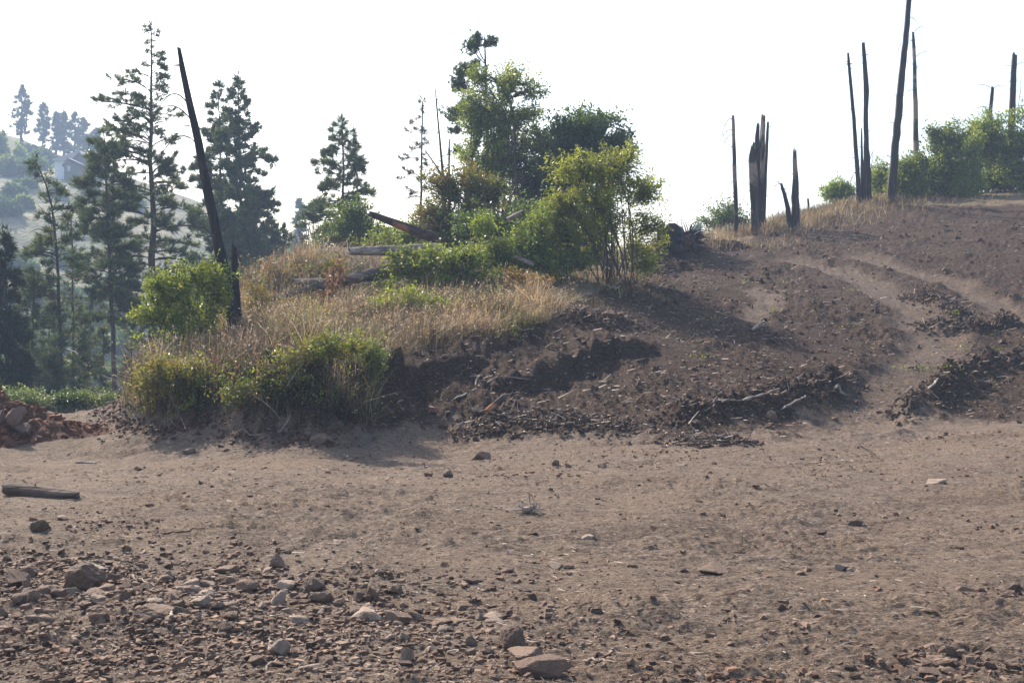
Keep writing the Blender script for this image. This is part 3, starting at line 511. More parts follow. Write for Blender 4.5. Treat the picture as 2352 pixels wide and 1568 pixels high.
leafy('twiggy brown and green brush beside the short charred stub', bg_, (610, 735), 0, [(600, 700, 44, 34, 1, 0), (650, 715, 40, 24, .8, 0), (590, 660, 26, 30, .6, 0)], 170, 18, .05, BRN + GRN[:1], nst=16, rs=.01, seed=52, clus=.18, spread=1.2)
leafy('dead looking grey-brown brush on the crest behind the short charred stub', bg_, (600, 650), 0, [(600, 620, 44, 26, 1, 0), (650, 625, 40, 18, .8, 0)], 150, 12, .05, [(.22, .15, .1), (.16, .12, .08)] + BRN[:1], nst=20, rs=.012, seed=53, clus=.22, spread=1.6)
leafy('mixed green shrub in front of the level log', bg_, (880, 690), 0, [(890, 665, 50, 22, 1, 0), (840, 680, 30, 14, .6, 0)], 130, 24, .055, GRN + YEL[:2], nst=8, rs=.01, seed=54, clus=.16, spread=1.2)
leafy('small bush with fine leaves beyond the ridge beside the slim burnt pole', 'bushes on the ridge', (1665, 560), 47, [(1665, 495, 45, 34, 1, 0), (1625, 512, 24, 16, .8, 0), (1705, 505, 18, 24, .7, 0)], 170, 30, .085, GRN + DRK, nst=6, rs=.03, seed=45, clus=.25)
rg_ = 'bushes on the ridge'
for i_, (lb, bp, Yd, bl, nc_, cols) in enumerate((
    ('pale little bush on the ridge left of the tall burnt poles', (1925, 470), 52, [(1928, 440, 26, 24, 1, 0)], 70, BRI),
    ('yellow-green bush between the leaning burnt trunk and the tall poles', (2030, 450), 52, [(2025, 410, 26, 34, 1, 0), (2010, 440, 20, 20, .6, 0)], 110, YEL + BRI),
    ('green bush at the foot of the leaning burnt trunk', (2090, 465), 49, [(2085, 405, 34, 44, 1, 0), (2070, 440, 30, 24, .8, 0), (2110, 380, 20, 30, .6, 0)], 220, GRN + YEL[:2]),
    ('dark green round bush in the middle of the ridge thicket', (2160, 460), 50, [(2160, 380, 58, 60, 1, 0), (2190, 325, 46, 38, .8, 0), (2150, 440, 50, 22, .7, 0), (2145, 310, 20, 18, .4, 0)], 420, DRK[:1] + GRN + YEL),
    ('narrow light green upright shrub in the ridge thicket', (2222, 455), 49, [(2225, 400, 22, 55, 1, 0), (2240, 350, 22, 40, .8, 0)], 190, BRI + YEL),
    ('tall leafy bush under the short burnt pole', (2275, 440), 51, [(2275, 315, 44, 48, 1, 0), (2290, 370, 40, 60, 1, 0), (2250, 300, 20, 18, .4, 0)], 330, YEL + BRI),
    ('mixed green bush at the right end of the ridge thicket', (2340, 430), 50, [(2335, 330, 30, 60, 1, 0), (2380, 300, 40, 70, 1, 0), (2330, 400, 50, 36, 1, 0), (2430, 330, 60, 80, 1, 0)], 460, GRN + BRI[:1] + YEL[:1]))):
    leafy(lb, rg_, bp, Yd, bl + [(bp[0], bp[1] - 26, 34, 24, 1.0, 0)], int(nc_ * 2.6), 34, .11, cols, nst=6, rs=.03, seed=60 + i_, clus=.27, up=.6, spread=.6)
for i_, (a, b, rx_, ry_, n_) in enumerate(((50, 918, 75, 20, 190), (-40, 912, 60, 24, 120), (160, 915, 40, 14, 90), (225, 915, 40, 16, 110))):
    leafy(('pale leaved bramble mound behind the dirt pile', 'bramble mound at the outer edge of the photo behind the dirt pile', 'low dark bramble patch at the end of the road', 'silvery bramble patch where the road meets the bank')[i_], 'brambles at the road end', (a, b + 20), 26.5, [(a, b, rx_, ry_, 1, 0)], n_, 30, .06,
          [(.1, .14, .08), (.07, .11, .05), (.15, .19, .12)] if i_ != 2 else DRK, nst=6, rs=.01, name='bramble_bush', cat='bush', seed=80 + i_, clus=.16, up=2.0, spread=1.5)
# leafless shrub on the skyline
rng = np.random.default_rng(5); e = empty('bare_shrub', tuple(W(722, 600, 42)), 'leafless grey shrub of thin twigs against the sky near the small pine', 'bare shrub'); wood = MB()
for i_ in range(34):
    a = W(720 + rng.normal() * 6, 605, 42); b = W(722 + rng.normal() * 26, 505 + rng.random() * 50, 42 + rng.normal() * .4); c_ = curve(a, b, rng.normal(size=3) * .1, 6); tube(wood, c_, np.linspace(.022, .006, 6), 3, cap=False)
    for q in range(3): tube(wood, [c_[3], c_[3] + (c_[5] - c_[3]) * .8 + rng.normal(size=3) * .22], [.01, .005], 3, cap=False)
wood.build('stems', M['stem'], e)

# ------------------------------------------------------------------ far trees and house on the opposite hill
fg = 'hazy conifers on the far hilltop'
for i_, (lb, a, top, bot, hw) in enumerate((('tallest hazy conifer, alone at the outer end of the far hilltop', 50, 203, 335, 25), ('slighter hazy conifer second along the far hilltop', 100, 242, 345, 16), ('thin hazy conifer in the close row on the far hilltop', 130, 262, 362, 12),
      ('middle conifer of the close row on the far hilltop', 147, 262, 368, 17), ('broad hazy conifer of the close row on the far hilltop', 172, 262, 376, 22), ('last hazy conifer before the bushy near pine on the far hilltop', 192, 275, 382, 22), ('low conifer stepping down the far hilltop behind the bushy near pine', 220, 300, 396, 20))):
    Yd = at_hill(a, bot - 2)[1] - 2; pine(lb, fg, [(a - 1, bot + 6), (a, top)], Yd, [(.22, hw * .5, hw * .6), (.45, hw, hw), (.7, hw * .8, hw * .85), (.9, hw * .4, hw * .4), (1, 2, 2)], nb=60, rb=.45, rt=.05, name='conifer', tuft=.95, seed=90 + i_, sub=.8, k=10, wid=.12, segs=5, droop=.1, cat='conifer')
pine('faint blue conifer far off between the near pines and the small pine', 'distant conifers beyond the knoll', [(688, 640), (688, 462)], 170, [(.3, 18, 18), (.7, 10, 10), (1, 2, 2)], nb=40, rb=.2, name='conifer', tuft=.9, seed=99, sub=1, k=8, wid=.14, segs=5, cat='conifer')
pine('faint blue conifer top showing beyond the uprooted stump', 'distant conifers beyond the knoll', [(1602, 640), (1603, 524)], 170, [(.3, 16, 16), (.7, 9, 9), (1, 2, 2)], nb=40, rb=.2, name='conifer', tuft=.9, seed=98, sub=1, k=8, wid=.14, segs=5, cat='conifer')
def farleaf(lb, px, py, rx_, ry_, cols, seed, g, name='far_tree', n=60):
    p_ = at_hill(px, py + ry_ * .9); return leafy(lb, g, (px, py + ry_), p_[1], [(px, py, rx_, ry_, 1, 0)], n, 26, .8, cols, nst=4, rs=.12, name=name, seed=seed, clus=rx_ * p_[1] / F * .35, base_z=0)
farleaf('pale poplar at the outer edge of the far hillside', 2, 352, 13, 46, BRI, 110, 'poplars on the far hillside', 'poplar_tree', 90)
farleaf('shorter pale poplar beside the dark wood of the far hillside', 45, 368, 11, 34, BRI, 111, 'poplars on the far hillside', 'poplar_tree', 80)
for i_, (a, b, c, d) in enumerate(((20, 385, 26, 22), (75, 385, 28, 24), (100, 365, 24, 20), (70, 350, 24, 12), (30, 445, 26, 16), (15, 480, 24, 20), (55, 470, 14, 12), (210, 445, 12, 6), (60, 425, 16, 6), (300, 470, 22, 10), (130, 440, 12, 6))):
    farleaf('dark shrubby tree on the hazy far hillside near the house', a, b, c, d, DRK if i_ % 3 else GRN, 120 + i_, 'shrubby trees on the far hillside', 'hillside_tree', 60)
for i_ in range(120):
    r_ = np.random.default_rng(300 + i_); a = r_.uniform(-20, 680); b = 560 + 340 * r_.random() ** .75
    if b < 610 and r_.random() < .6: continue
    farleaf('low wooded clump low on the hazy far hillside behind the pines', a, b, r_.uniform(14, 34), r_.uniform(10, 24), [DRK, DRK, GRN + DRK][i_ % 3], 150 + i_, 'wooded clumps low on the far hillside', 'hillside_tree', 40)
# house
def simple(name, c, rough=.9):
    m, nt, p = mat(name); n_ = noise(nt, 2.5, 4, .6, nd(nt, 'ShaderNodeTexCoord').outputs['Object']); nt.links.new(mix(nt, tuple(x * .8 for x in c), tuple(min(1, x * 1.15) for x in c), n_.outputs[0]), p.inputs['Base Color']); p.inputs['Roughness'].default_value = rough; return m
hw_, hd_, hr_, hg_ = simple('pale_siding', (.75, .75, .75)), simple('dark_siding', (.12, .1, .09)), simple('grey_roof', (.36, .31, .31)), simple('window_glass', (.3, .33, .36), .2)
hp = at_hill(160, 411); Yh = hp[1]; k_ = Yh / F
def bx(mb, x0, x1, y0, y1, z0, z1):
    v = [[x, y, z] for x in (x0, x1) for y in (y0, y1) for z in (z0, z1)]; mb.add(v, [[0, 1, 3, 2], [4, 6, 7, 5], [0, 4, 5, 1], [2, 3, 7, 6], [0, 2, 6, 4], [1, 5, 7, 3]])
def gable(mb, x0, x1, y0, y1, z0, z1, ridge_x, o=.5, th=.22):
    """roof whose gable faces the viewer: two thick slabs meeting over ridge_x"""
    for a, sg in ((x0 - o, 1), (x1 + o, -1)):
        zz = z0 - (z1 - z0) * o / abs(ridge_x - (a + sg * o)); xs = ridge_x - sg * .01
        v = [[a, y0 - o, zz], [xs, y0 - o, z1], [xs, y1 + o, z1], [a, y1 + o, zz]]; v += [[p[0], p[1], p[2] + th] for p in v]; mb.add(v, [[0, 1, 2, 3], [4, 7, 6, 5], [0, 4, 5, 1], [1, 5, 6, 2], [2, 6, 7, 3], [3, 7, 4, 0]])
hs_ = empty('house', (W(160, 411, Yh)[0], Yh, float(HH(W(160, 411, Yh)[0], Yh)[0]) - .3), 'grey roofed house with a pale side wing on the far hillside shelf', 'house')
X0 = lambda px: W(px, 400, Yh)[0]; Z0 = lambda py: W(160, py, Yh)[2]; zb = hs_.location.z
mb = MB(); bx(mb, X0(126), X0(148), Yh, Yh + 9, zb, Z0(370)); mb.build('pale_wall', hw_, hs_)
mb = MB(); bx(mb, X0(148) + .01, X0(200), Yh - .15, Yh + 9, zb, Z0(369)); mb.add([[X0(148), Yh - .15, Z0(369)], [X0(200), Yh - .15, Z0(369)], [X0(184), Yh - .15, Z0(350)], [X0(148), Yh, Z0(369)], [X0(200), Yh, Z0(369)], [X0(184), Yh, Z0(350)]], [[0, 1, 2], [3, 5, 4]]); mb.build('wall', hd_, hs_)
mb = MB(); v = [[X0(122), Yh - .6, Z0(370)], [X0(166), Yh - .6, Z0(370)], [X0(184), Yh - .4, Z0(350)], [X0(156), Yh + 5, Z0(349)]]; v += [[p[0], p[1] + .1, p[2] + .25] for p in v]; mb.add(v, [[0, 1, 2, 3], [4, 7, 6, 5], [0, 4, 5, 1], [1, 5, 6, 2], [2, 6, 7, 3], [3, 7, 4, 0]]); v = [[X0(184), Yh - .4, Z0(350)], [X0(206), Yh - .5, Z0(372)], [X0(206), Yh + 9.5, Z0(372)], [X0(180), Yh + 9, Z0(349)], [X0(156), Yh + 5, Z0(349)]]; v2 = [[p[0], p[1], p[2] + .25] for p in v]; mb.add(v[:4], [[0, 1, 2, 3]]); mb.add(v2[:4], [[0, 3, 2, 1]]); mb.build('roof', hr_, hs_)
mb = MB(); bx(mb, X0(164), X0(196), Yh - 3.2, Yh - .16, zb, Z0(381)); mb.add([[X0(164), Yh - 3.2, Z0(381)], [X0(184), Yh - 3.2, Z0(381)], [X0(172), Yh - 3.2, Z0(371)]], [[0, 1, 2]]); pw = mb.build('porch', hd_, hs_)
mb = MB(); gable(mb, X0(164), X0(200), Yh - 3.2, Yh - .2, Z0(382), Z0(370), X0(173), .3, .15); mb.build('roof', hr_, hs_)
mb = MB(); bx(mb, X0(156), X0(160), Yh - .25, Yh - .16, zb + .3, Z0(386)); mb.build('door', hw_, hs_)
mb = MB(); bx(mb, X0(171), X0(178), Yh - 3.3, Yh - 3.21, Z0(398), Z0(386)); wn = mb.build('window', hw_, hs_); mb = MB()
for q in range(3): bx(mb, X0(171.6), X0(177.4), Yh - 3.36, Yh - 3.31, Z0(397.4 - q * 3.8), Z0(394.6 - q * 3.8))
mb.build('pane', hg_, hs_)

# ------------------------------------------------------------------ burnt trunks
def snag(label, pts, wid, Yd, group=None, m='char', spikes=1.0, seed=1, twigs=(), name='burnt_trunk', n=12, stubs=10, ground=True, parent_e=None, tint=(1, 1, 1)):
    """pts base first in pixels, wid pixel widths"""
    global rng; rng = np.random.default_rng(seed + 900)
    P = np.array([W(a, b, Yd) for a, b in pts]); s = Yd / F
    if ground and parent_e is None: P[0, 2] = min(P[0, 2], float(macro(P[:1, 0], P[:1, 1])[0])) - .15
    if parent_e is None: e = empty(name, tuple(P[0]), label, 'burnt tree trunk', group)
    else: e = parent_e
    h = np.concatenate([[0], np.cumsum(np.linalg.norm(np.diff(P, axis=0), axis=1))]); t = np.linspace(0, 1, max(12, int(h[-1] * 3))); L = h / h[-1]
    Q = np.stack([np.interp(t, L, P[:, c]) for c in range(3)], -1); wq = np.array(wid, float); wq[-1] = max(wq[-1], wq[-2] * .8) if spikes < 2.9 else wq[-1]; r = np.interp(t, L, wq) * s / 2; k = len(t)
    Q[1:, 0] += (rng.random(k - 1) - .5) * r[1:] * .22
    th = np.arange(n) * 2 * np.pi / n; prof = 1 + .10 * np.sin(th * 3 + seed) + .07 * np.sin(th * 5 + seed * 2)
    rr = r[:, None] * prof[None] * (1 + .09 * (rng.random((k, n)) - .5)); v = np.stack([Q[:, None, 0] + rr * np.cos(th), Q[:, None, 1] + rr * np.sin(th), np.repeat(Q[:, None, 2], n, 1)], -1)
    jag = (rng.random(n) ** 2) * 1.7 * r[-1] * spikes; v[-1, :, 2] += jag; v[-1, :, :2] = Q[-1, :2] + (v[-1, :, :2] - Q[-1, :2]) * (1 - .45 * (jag / (jag.max() + 1e-6)))[:, None]
    i = np.arange(k - 1)[:, None] * n; j = np.arange(n)[None]; j2 = (j + 1) % n; mb = MB()
    mb.add(v.reshape(-1, 3), np.stack([i + j, i + j2, i + n + j2, i + n + j], -1).reshape(-1, 4), tint)
    mb.add([Q[-1] - [0, 0, r[-1] * .8], Q[0]], np.zeros((0, 3), int), tint); c_ = mb.n - 2; jj = np.arange(n); mb.t.append(np.stack([np.full(n, c_), (k - 1) * n + jj, (k - 1) * n + (jj + 1) % n], -1)); mb.t.append(np.stack([np.full(n, c_ + 1), (jj + 1) % n, jj], -1))
    for q in range(stubs):
        u = rng.uniform(.15, .97); a = rng.random() * 6.28; c = np.array([np.interp(u, t, Q[:, z]) for z in range(3)]); R0 = np.interp(u, t, r); d = np.array([math.cos(a), math.sin(a), rng.uniform(-.1, .5)])
        tube(mb, [c + d * R0 * .7, c + d * (R0 + .05 + .12 * rng.random())], [.018, .008], 4, tint)
    mb.build('trunk', M[m], e, False)
    for (x0, y0, x1, y1, bow) in twigs:
        a, b = W(x0, y0, Yd), W(x1, y1, Yd + rng.normal() * .3); tb = MB(); cv = curve(a, b, (0, 0, bow * s), 9); tube(tb, cv, np.linspace(.016, .006, 9), 4); 
        for q in range(2): tube(tb, [cv[4 + q * 2], cv[4 + q * 2] + (cv[8] - cv[4]) * .6 + rng.normal(size=3) * .12], [.008, .004], 3)
        tb.build('branch', M['stem'], e)
    return e
rgp = 'burnt trunks on the ridge'
snag('long charred trunk leaning over the bank beside the short charred stub', [(547, 790), (520, 660), (490, 505), (455, 330), (425, 190), (410, 113)], [30, 27, 22, 18, 14, 10], 24, seed=1, spikes=1.2, m='char', stubs=6, twigs=((440, 278, 362, 255, 22), (432, 240, 352, 276, 40), (447, 325, 352, 395, 40), (436, 290, 420, 290, 2)))
snag('short charred stub with a forked tip touching the foot of the leaning trunk', [(548, 792), (546, 720), (541, 640), (537, 568)], [24, 18, 16, 11], 24.1, seed=2, spikes=2.2, stubs=3)
snag('slim grey-brown burnt pole standing alone above the small ridge bush', [(1691, 545), (1690, 480), (1687, 380), (1684, 268)], [10, 10, 9, 6], 44, rgp, 'charpale', seed=3, twigs=((1684, 277, 1652, 335, 24), (1685, 312, 1660, 336, 10), (1687, 304, 1655, 325, 14), (1690, 415, 1672, 442, 10)))
snag('thickest trunk of the split cluster, charred above and bare pale wood below', [(1733, 545), (1734, 480), (1732, 420), (1729, 362)], [17, 19, 21, 19], 43.6, rgp, 'charpale', seed=4, spikes=2.4)
snag('jagged middle trunk of the split cluster', [(1742, 520), (1741, 400), (1739, 330), (1741, 290)], [13, 13, 12, 7], 44.2, rgp, 'char', seed=5, spikes=3)
snag('tallest flat-topped trunk of the split cluster', [(1749, 520), (1750, 400), (1752, 300), (1753, 266)], [14, 13, 12, 12], 44.6, rgp, 'charpale', seed=6, spikes=.4)
snag('thin outer pole of the split cluster leaning away from it', [(1753, 510), (1758, 400), (1764, 282)], [9, 7, 4], 44.8, rgp, 'char', seed=7)
snag('brown barked broken trunk standing next to a short leaning stub', [(1826, 520), (1826, 440), (1826, 400), (1825, 352)], [22, 17, 12, 9], 44, rgp, 'charpale', seed=8, spikes=2)
snag('short charred stub leaning away from the brown broken trunk', [(1818, 520), (1808, 470), (1800, 440), (1794, 424)], [14, 10, 8, 5], 43.8, rgp, 'char', seed=9, twigs=((1795, 425, 1770, 445, 10), (1794, 424, 1782, 418, 4)))
snag('stubby burnt post farthest off on the bare part of the ridge', [(1858, 500), (1857, 475), (1856, 457)], [6, 5, 5], 50, rgp, 'char', seed=10, stubs=0)
snag('tall thin leaning pole, outermost of the three close poles', [(1975, 470), (1970, 400), (1962, 280), (1954, 190), (1948, 124)], [11, 10, 8, 7, 6], 48, rgp, 'char', seed=11, stubs=26, twigs=((1958, 250, 1945, 262, 3), (1970, 395, 1952, 420, 8)))
snag('tall dark pole with a swollen middle, thickest of the three close poles', [(1993, 480), (1993, 400), (1990, 330), (1989, 240), (1991, 220), (1988, 160), (1983, 102)], [22, 18, 11, 10, 13, 10, 6], 48, rgp, 'char', seed=12, stubs=18, twigs=((1997, 370, 2010, 340, 4), (1999, 410, 2006, 345, 4)))
snag('short jagged stick between the three close poles', [(1980, 470), (1980, 400), (1979, 298)], [8, 7, 3], 48.5, rgp, 'char', seed=13, stubs=8, spikes=3)
snag('tallest burnt trunk, leaning and running out of the top of the photo', [(2046, 465), (2052, 380), (2065, 240), (2080, 90), (2094, -70)], [23, 18, 16, 13, 10], 48, rgp, 'char', seed=14, stubs=22, twigs=((2092, 40, 2108, 58, 4), (2056, 285, 2042, 284, 3), (2070, 100, 2058, 135, 4)))
snag('tall knobbly pole just behind the tallest leaning trunk', [(2106, 470), (2104, 350), (2102, 240), (2100, 140), (2097, 77)], [13, 12, 10, 8, 5], 50.5, rgp, 'charpale', seed=15, stubs=30, twigs=((2099, 76, 2121, 62, 4), (2101, 134, 2134, 120, 6), (2100, 208, 2080, 218, 5)))
snag('short burnt pole rising from the ridge thicket', [(2268, 440), (2272, 280), (2280, 203)], [10, 9, 8], 52, rgp, 'char', seed=16, stubs=14, twigs=((2278, 204, 2242, 198, 6), (2280, 203, 2306, 200, 4), (2274, 252, 2234, 258, 10)))
snag('thick burnt trunk with a thin forked stem near the end of the ridge thicket', [(2318, 440), (2323, 280), (2330, 128)], [17, 15, 10], 52, rgp, 'char', seed=17, stubs=20, twigs=((2326, 155, 2308, 153, 4), (2330, 155, 2352, 145, 4), (2325, 165, 2316, 190, -8), (2336, 262, 2348, 165, -8), (2322, 310, 2336, 262, 0)))
# dead stems behind the logs
for lb, a, w_, sd in (('thin dead whip of a stem standing above the rust tinged tree', [(1020, 640), (1020, 500), (1016, 385), (1008, 300), (1000, 205)], [16, 13, 6, 4, 1.5], 40), ('short dead spike beside the taller dead whip', [(1036, 640), (1031, 410), (1032, 322)], [8, 5, 3], 41), ('slanting dead stem crossing in front of the sparse pine', [(1030, 560), (1014, 402), (996, 372), (976, 346)], [8, 5, 4, 2], 42)):
    snag(lb, a, w_, 36.8, 'dead stems behind the fallen logs', 'char', seed=sd, stubs=4, name='dead_sapling', n=6, ground=False, twigs=((1016, 370, 998, 362, -3), (1008, 300, 996, 330, 2)) if sd == 40 else ())

# ------------------------------------------------------------------ fallen logs, stumps
def log(label, a, b, wa, wb, Ya, Yb, m, seed, name='fallen_log', cat='log', n=14, bow=0, group='fallen logs on the knoll', mid=None, sink=None):
    global rng; rng = np.random.default_rng(seed + 700); p0, p1 = W(*a, Ya), W(*b, Yb); k = 22; C = curve(p0, p1, (0, 0, bow), k); t = np.linspace(0, 1, k); r = (wa * Ya + (wb * Yb - wa * Ya) * t) / F / 2
    o = np.array((p0 + p1) / 2); e = empty(name, tuple(o), label, cat, group); mb = MB()
    _, A, B = frame(np.gradient(C, axis=0)); th = np.arange(n) * 2 * np.pi / n; rr = r[:, None] * (1 + .07 * np.sin(th * 4 + seed)[None] + .09 * (rng.random((k, n)) - .5)); rr[0] *= .8; rr[-1] *= .85
    v = C[:, None] + rr[..., None] * (np.cos(th)[None, :, None] * A[:, None] + np.sin(th)[None, :, None] * B[:, None]); ax = unit((C[-1] - C[0])[None])[0]
    v[0] -= ax * (rng.random(n) * r[0] * .9)[:, None]; v[-1] += ax * (rng.random(n) * r[-1] * .9)[:, None]
    i = np.arange(k - 1)[:, None] * n; j = np.arange(n)[None]; j2 = (j + 1) % n; mb.add(v.reshape(-1, 3), np.stack([i + j, i + j2, i + n + j2, i + n + j], -1).reshape(-1, 4))
    mb.add([C[0], C[-1]], np.zeros((0, 3), int)); c_ = mb.n - 2; jj = np.arange(n); mb.t.append(np.stack([np.full(n, c_), (jj + 1) % n, jj], -1)); mb.t.append(np.stack([np.full(n, c_ + 1), (k - 1) * n + jj, (k - 1) * n + (jj + 1) % n], -1))
    mb.build('log_body', M[m], e, False)
    sb = MB()
    for q in range(3):
        u = rng.integers(3, k - 3); d = unit(rng.normal(size=(1, 3)) + [0, 0, .8])[0]; tube(sb, [C[u], C[u] + d * r[u] * 1.25, C[u] + d * r[u] * 1.6], [r[u] * .22, r[u] * .16, r[u] * .08], 5)
    sb.build('branch_stub', M[m], e); return e
log('thick dark log lying level on the grass under the slanting log', (684, 656), (960, 660), 34, 30, 29.5, 30, 'oldlog', 1)
log('long slanting log propped across the level log, thin end in the grass', (590, 697), (912, 620), 7, 34, 27.5, 29, 'oldlog', 2, bow=.05)
log('pale barkless log jutting out above the two lower logs', (806, 577), (1010, 573), 18, 30, 31.5, 32.5, 'deadwood', 3)
log('charred log with an orange underside raised against the sky', (853, 492), (1000, 548), 14, 26, 33, 34, 'orangelog', 4)
log('pale broken log end poking out of the feathery shrub', (1182, 590), (1222, 606), 9, 12, 28.6, 28.9, 'deadwood', 5)
log('grey splintered log end beneath the dark trees', (1168, 505), (1200, 484), 14, 5, 31, 31.2, 'deadwood', 6)
log('cut log lying alone on the bare ground near the left edge', (14, 1122), (176, 1136), 28, 19, 12.6, 12.5, 'oldlog', 7, group=None)
log('half buried tan slab of wood below the bare earth face', (1118, 943), (1158, 912), 12, 16, 19.5, 19.9, 'orangelog', 8, group=None, name='wood_slab', cat='wood slab')
log('short tan block of wood beside the half buried slab', (1085, 941), (1106, 938), 10, 8, 19.3, 19.3, 'deadwood', 9, group=None, name='wood_block', cat='wood block', n=6)
# jagged stump and root wad
e = snag('broad black stump with a jagged rim behind the big bush', [(1541, 610), (1541, 570), (1542, 528)], [68, 62, 56], 37, seed=50, spikes=.42, name='tree_stump', n=15, stubs=0); e['category'] = 'stump'
rng = np.random.default_rng(51); e = empty('root_wad', tuple(W(1583, 590, 38)), 'uprooted root ball with curling roots beside the broad stump', 'root ball'); mb = MB(); c0 = W(1582, 551, 38)
d = unit(rng.normal(size=(260, 3)))
u_, v_ = np.meshgrid(np.linspace(0, np.pi, 12), np.linspace(0, 2 * np.pi, 17)[:-1], indexing='ij'); n_ = 1 + .3 * perlin(u_ * 2.5, v_ * 2, 3); S = np.stack([np.sin(u_) * np.cos(v_), np.sin(u_) * np.sin(v_), np.cos(u_)], -1) * n_[..., None] * np.array([.27, .25, .34]) + c0 - [0, 0, .1]
i = np.arange(11)[:, None] * 16; j = np.arange(16)[None]; mb.add(S.reshape(-1, 3), np.stack([i + j, i + (j + 1) % 16, i + 16 + (j + 1) % 16, i + 16 + j], -1).reshape(-1, 4)); mb.build('soil_core', M['clod'], e)
mb = MB()
for q in range(46):
    a = rng.uniform(-.6, 2.7); L = rng.uniform(.25, .62); d = unit(np.array([math.cos(a), rng.normal() * .5, math.sin(a)])[None])[0]; tube(mb, curve(c0 + d * .1, c0 + d * (.25 + L * .8), rng.normal(size=3) * .07, 6), np.linspace(.032, .006, 6), 5)
mb.build('root', M['char'], e)

# ------------------------------------------------------------------ dirt pile by the road
rng = np.random.default_rng(11)
pc = on_base(40, 1030)[:2]; n1_, n2_ = 120, 90; px_, py_ = np.meshgrid(np.linspace(-2.6, 2.6, n1_), np.linspace(-1.6, 1.6, n2_)); wx = px_ + pc[0] - .6; wy = py_ + pc[1] + .9
hgt = .62 * np.exp(-((px_ + .35) / .85) ** 2 - (py_ / .85) ** 2) + .22 * np.exp(-((px_ - .85) / .75) ** 2 - (py_ / .55) ** 2) + .4 * np.exp(-((px_ + 1.8) / .9) ** 2 - (py_ / .8) ** 2)
hgt = hgt * (1 + .35 * perlin(wx * 2.2, wy * 2.2, 90) + .25 * perlin(wx * 6, wy * 6, 91)) + (.03 * perlin(wx * 14, wy * 14, 92) + .018 * perlin(wx * 30, wy * 30, 93)) * (hgt > .04) - .05
PZ = macro(wx.ravel(), wy.ravel()) + hgt.ravel(); PG = (wx, wy, hgt)
i = np.arange(n2_ - 1)[:, None] * n1_; j = np.arange(n1_ - 1)[None]; mb = MB(); mb.add(np.stack([wx.ravel(), wy.ravel(), PZ], -1), np.stack([i + j, i + j + 1, i + n1_ + j + 1, i + n1_ + j], -1).reshape(-1, 4), (0, 1, 0))
dp = mb.build('dirt_pile', M['ground'], smooth=True, attr='zone'); tag(dp, 'heap of reddish dug earth and stones at the left edge beside the road', 'dirt pile')

# ------------------------------------------------------------------ rocks
def icosphere(sub):
    import bmesh
    bm = bmesh.new(); bmesh.ops.create_icosphere(bm, subdivisions=sub, radius=1); v = np.array([p.co[:] for p in bm.verts]); f = np.array([[q.index for q in p.verts] for p in bm.faces]); bm.free(); return v, f
IV = {k: icosphere(k) for k in (1, 2, 3, 4)}
def rockverts(sub, seed, planes=12, rough=.075):
    r_ = np.random.default_rng(seed); v, f = IV[sub]; n = unit(r_.normal(size=(planes, 3))); d = r_.uniform(.5, 1.0, planes)
    dot = v @ n.T; rad = np.min(np.where(dot > .05, d / np.maximum(dot, .05), 9), axis=1); rad = np.minimum(rad, 1.25); p = v * rad[:, None]
    p = p * (1 + rough * perlin(p[:, 0] * 4 + 9, p[:, 1] * 4 + p[:, 2] * 3, seed)[:, None] + rough * .5 * perlin(p[:, 0] * 11, p[:, 1] * 11 + p[:, 2] * 9, seed + 1)[:, None]); return p, f
RM = {}
def rockmesh(i, m, sub):
    k = (i, m, sub)
    if k not in RM:
        v, f = rockverts(sub, 500 + i); mb = MB(); mb.add(v, f); me = mb.mesh('stone'); me.materials.append(M[m]); RM[k] = me
    return RM[k]
def rock(px, py, w_, h_, label, m='rock', group=None, var=None, sub=4, onpile=False, name='stone', cat='stone', emb=.3):
    p = G(px, py + h_ * .35); s = p[1] / F; i = var if var is not None else int(rng.integers(0, 14))
    o = bpy.data.objects.new(name, rockmesh(i, m, sub)); col.objects.link(o); a, b = w_ * s / 2 * 1.12, h_ * s / 2 * 1.15
    o.scale = (a, a * rng.uniform(.7, .95), b * 1.05); o.rotation_euler = (rng.normal() * .12, rng.normal() * .12, rng.random() * 6.28 if w_ < h_ * 1.6 else rng.choice([0, 3.14]) + rng.normal() * .25)
    z = gz(p[0], p[1] + a * .4)
    if onpile: z = W(px, py + h_ * .5, p[1])[2]
    em_ = emb + (.34 if h_ < w_ * .45 else .2)
    o.location = (p[0], p[1] + a * .4, z + b * (1 - em_)); return tag(o, label, cat, group)
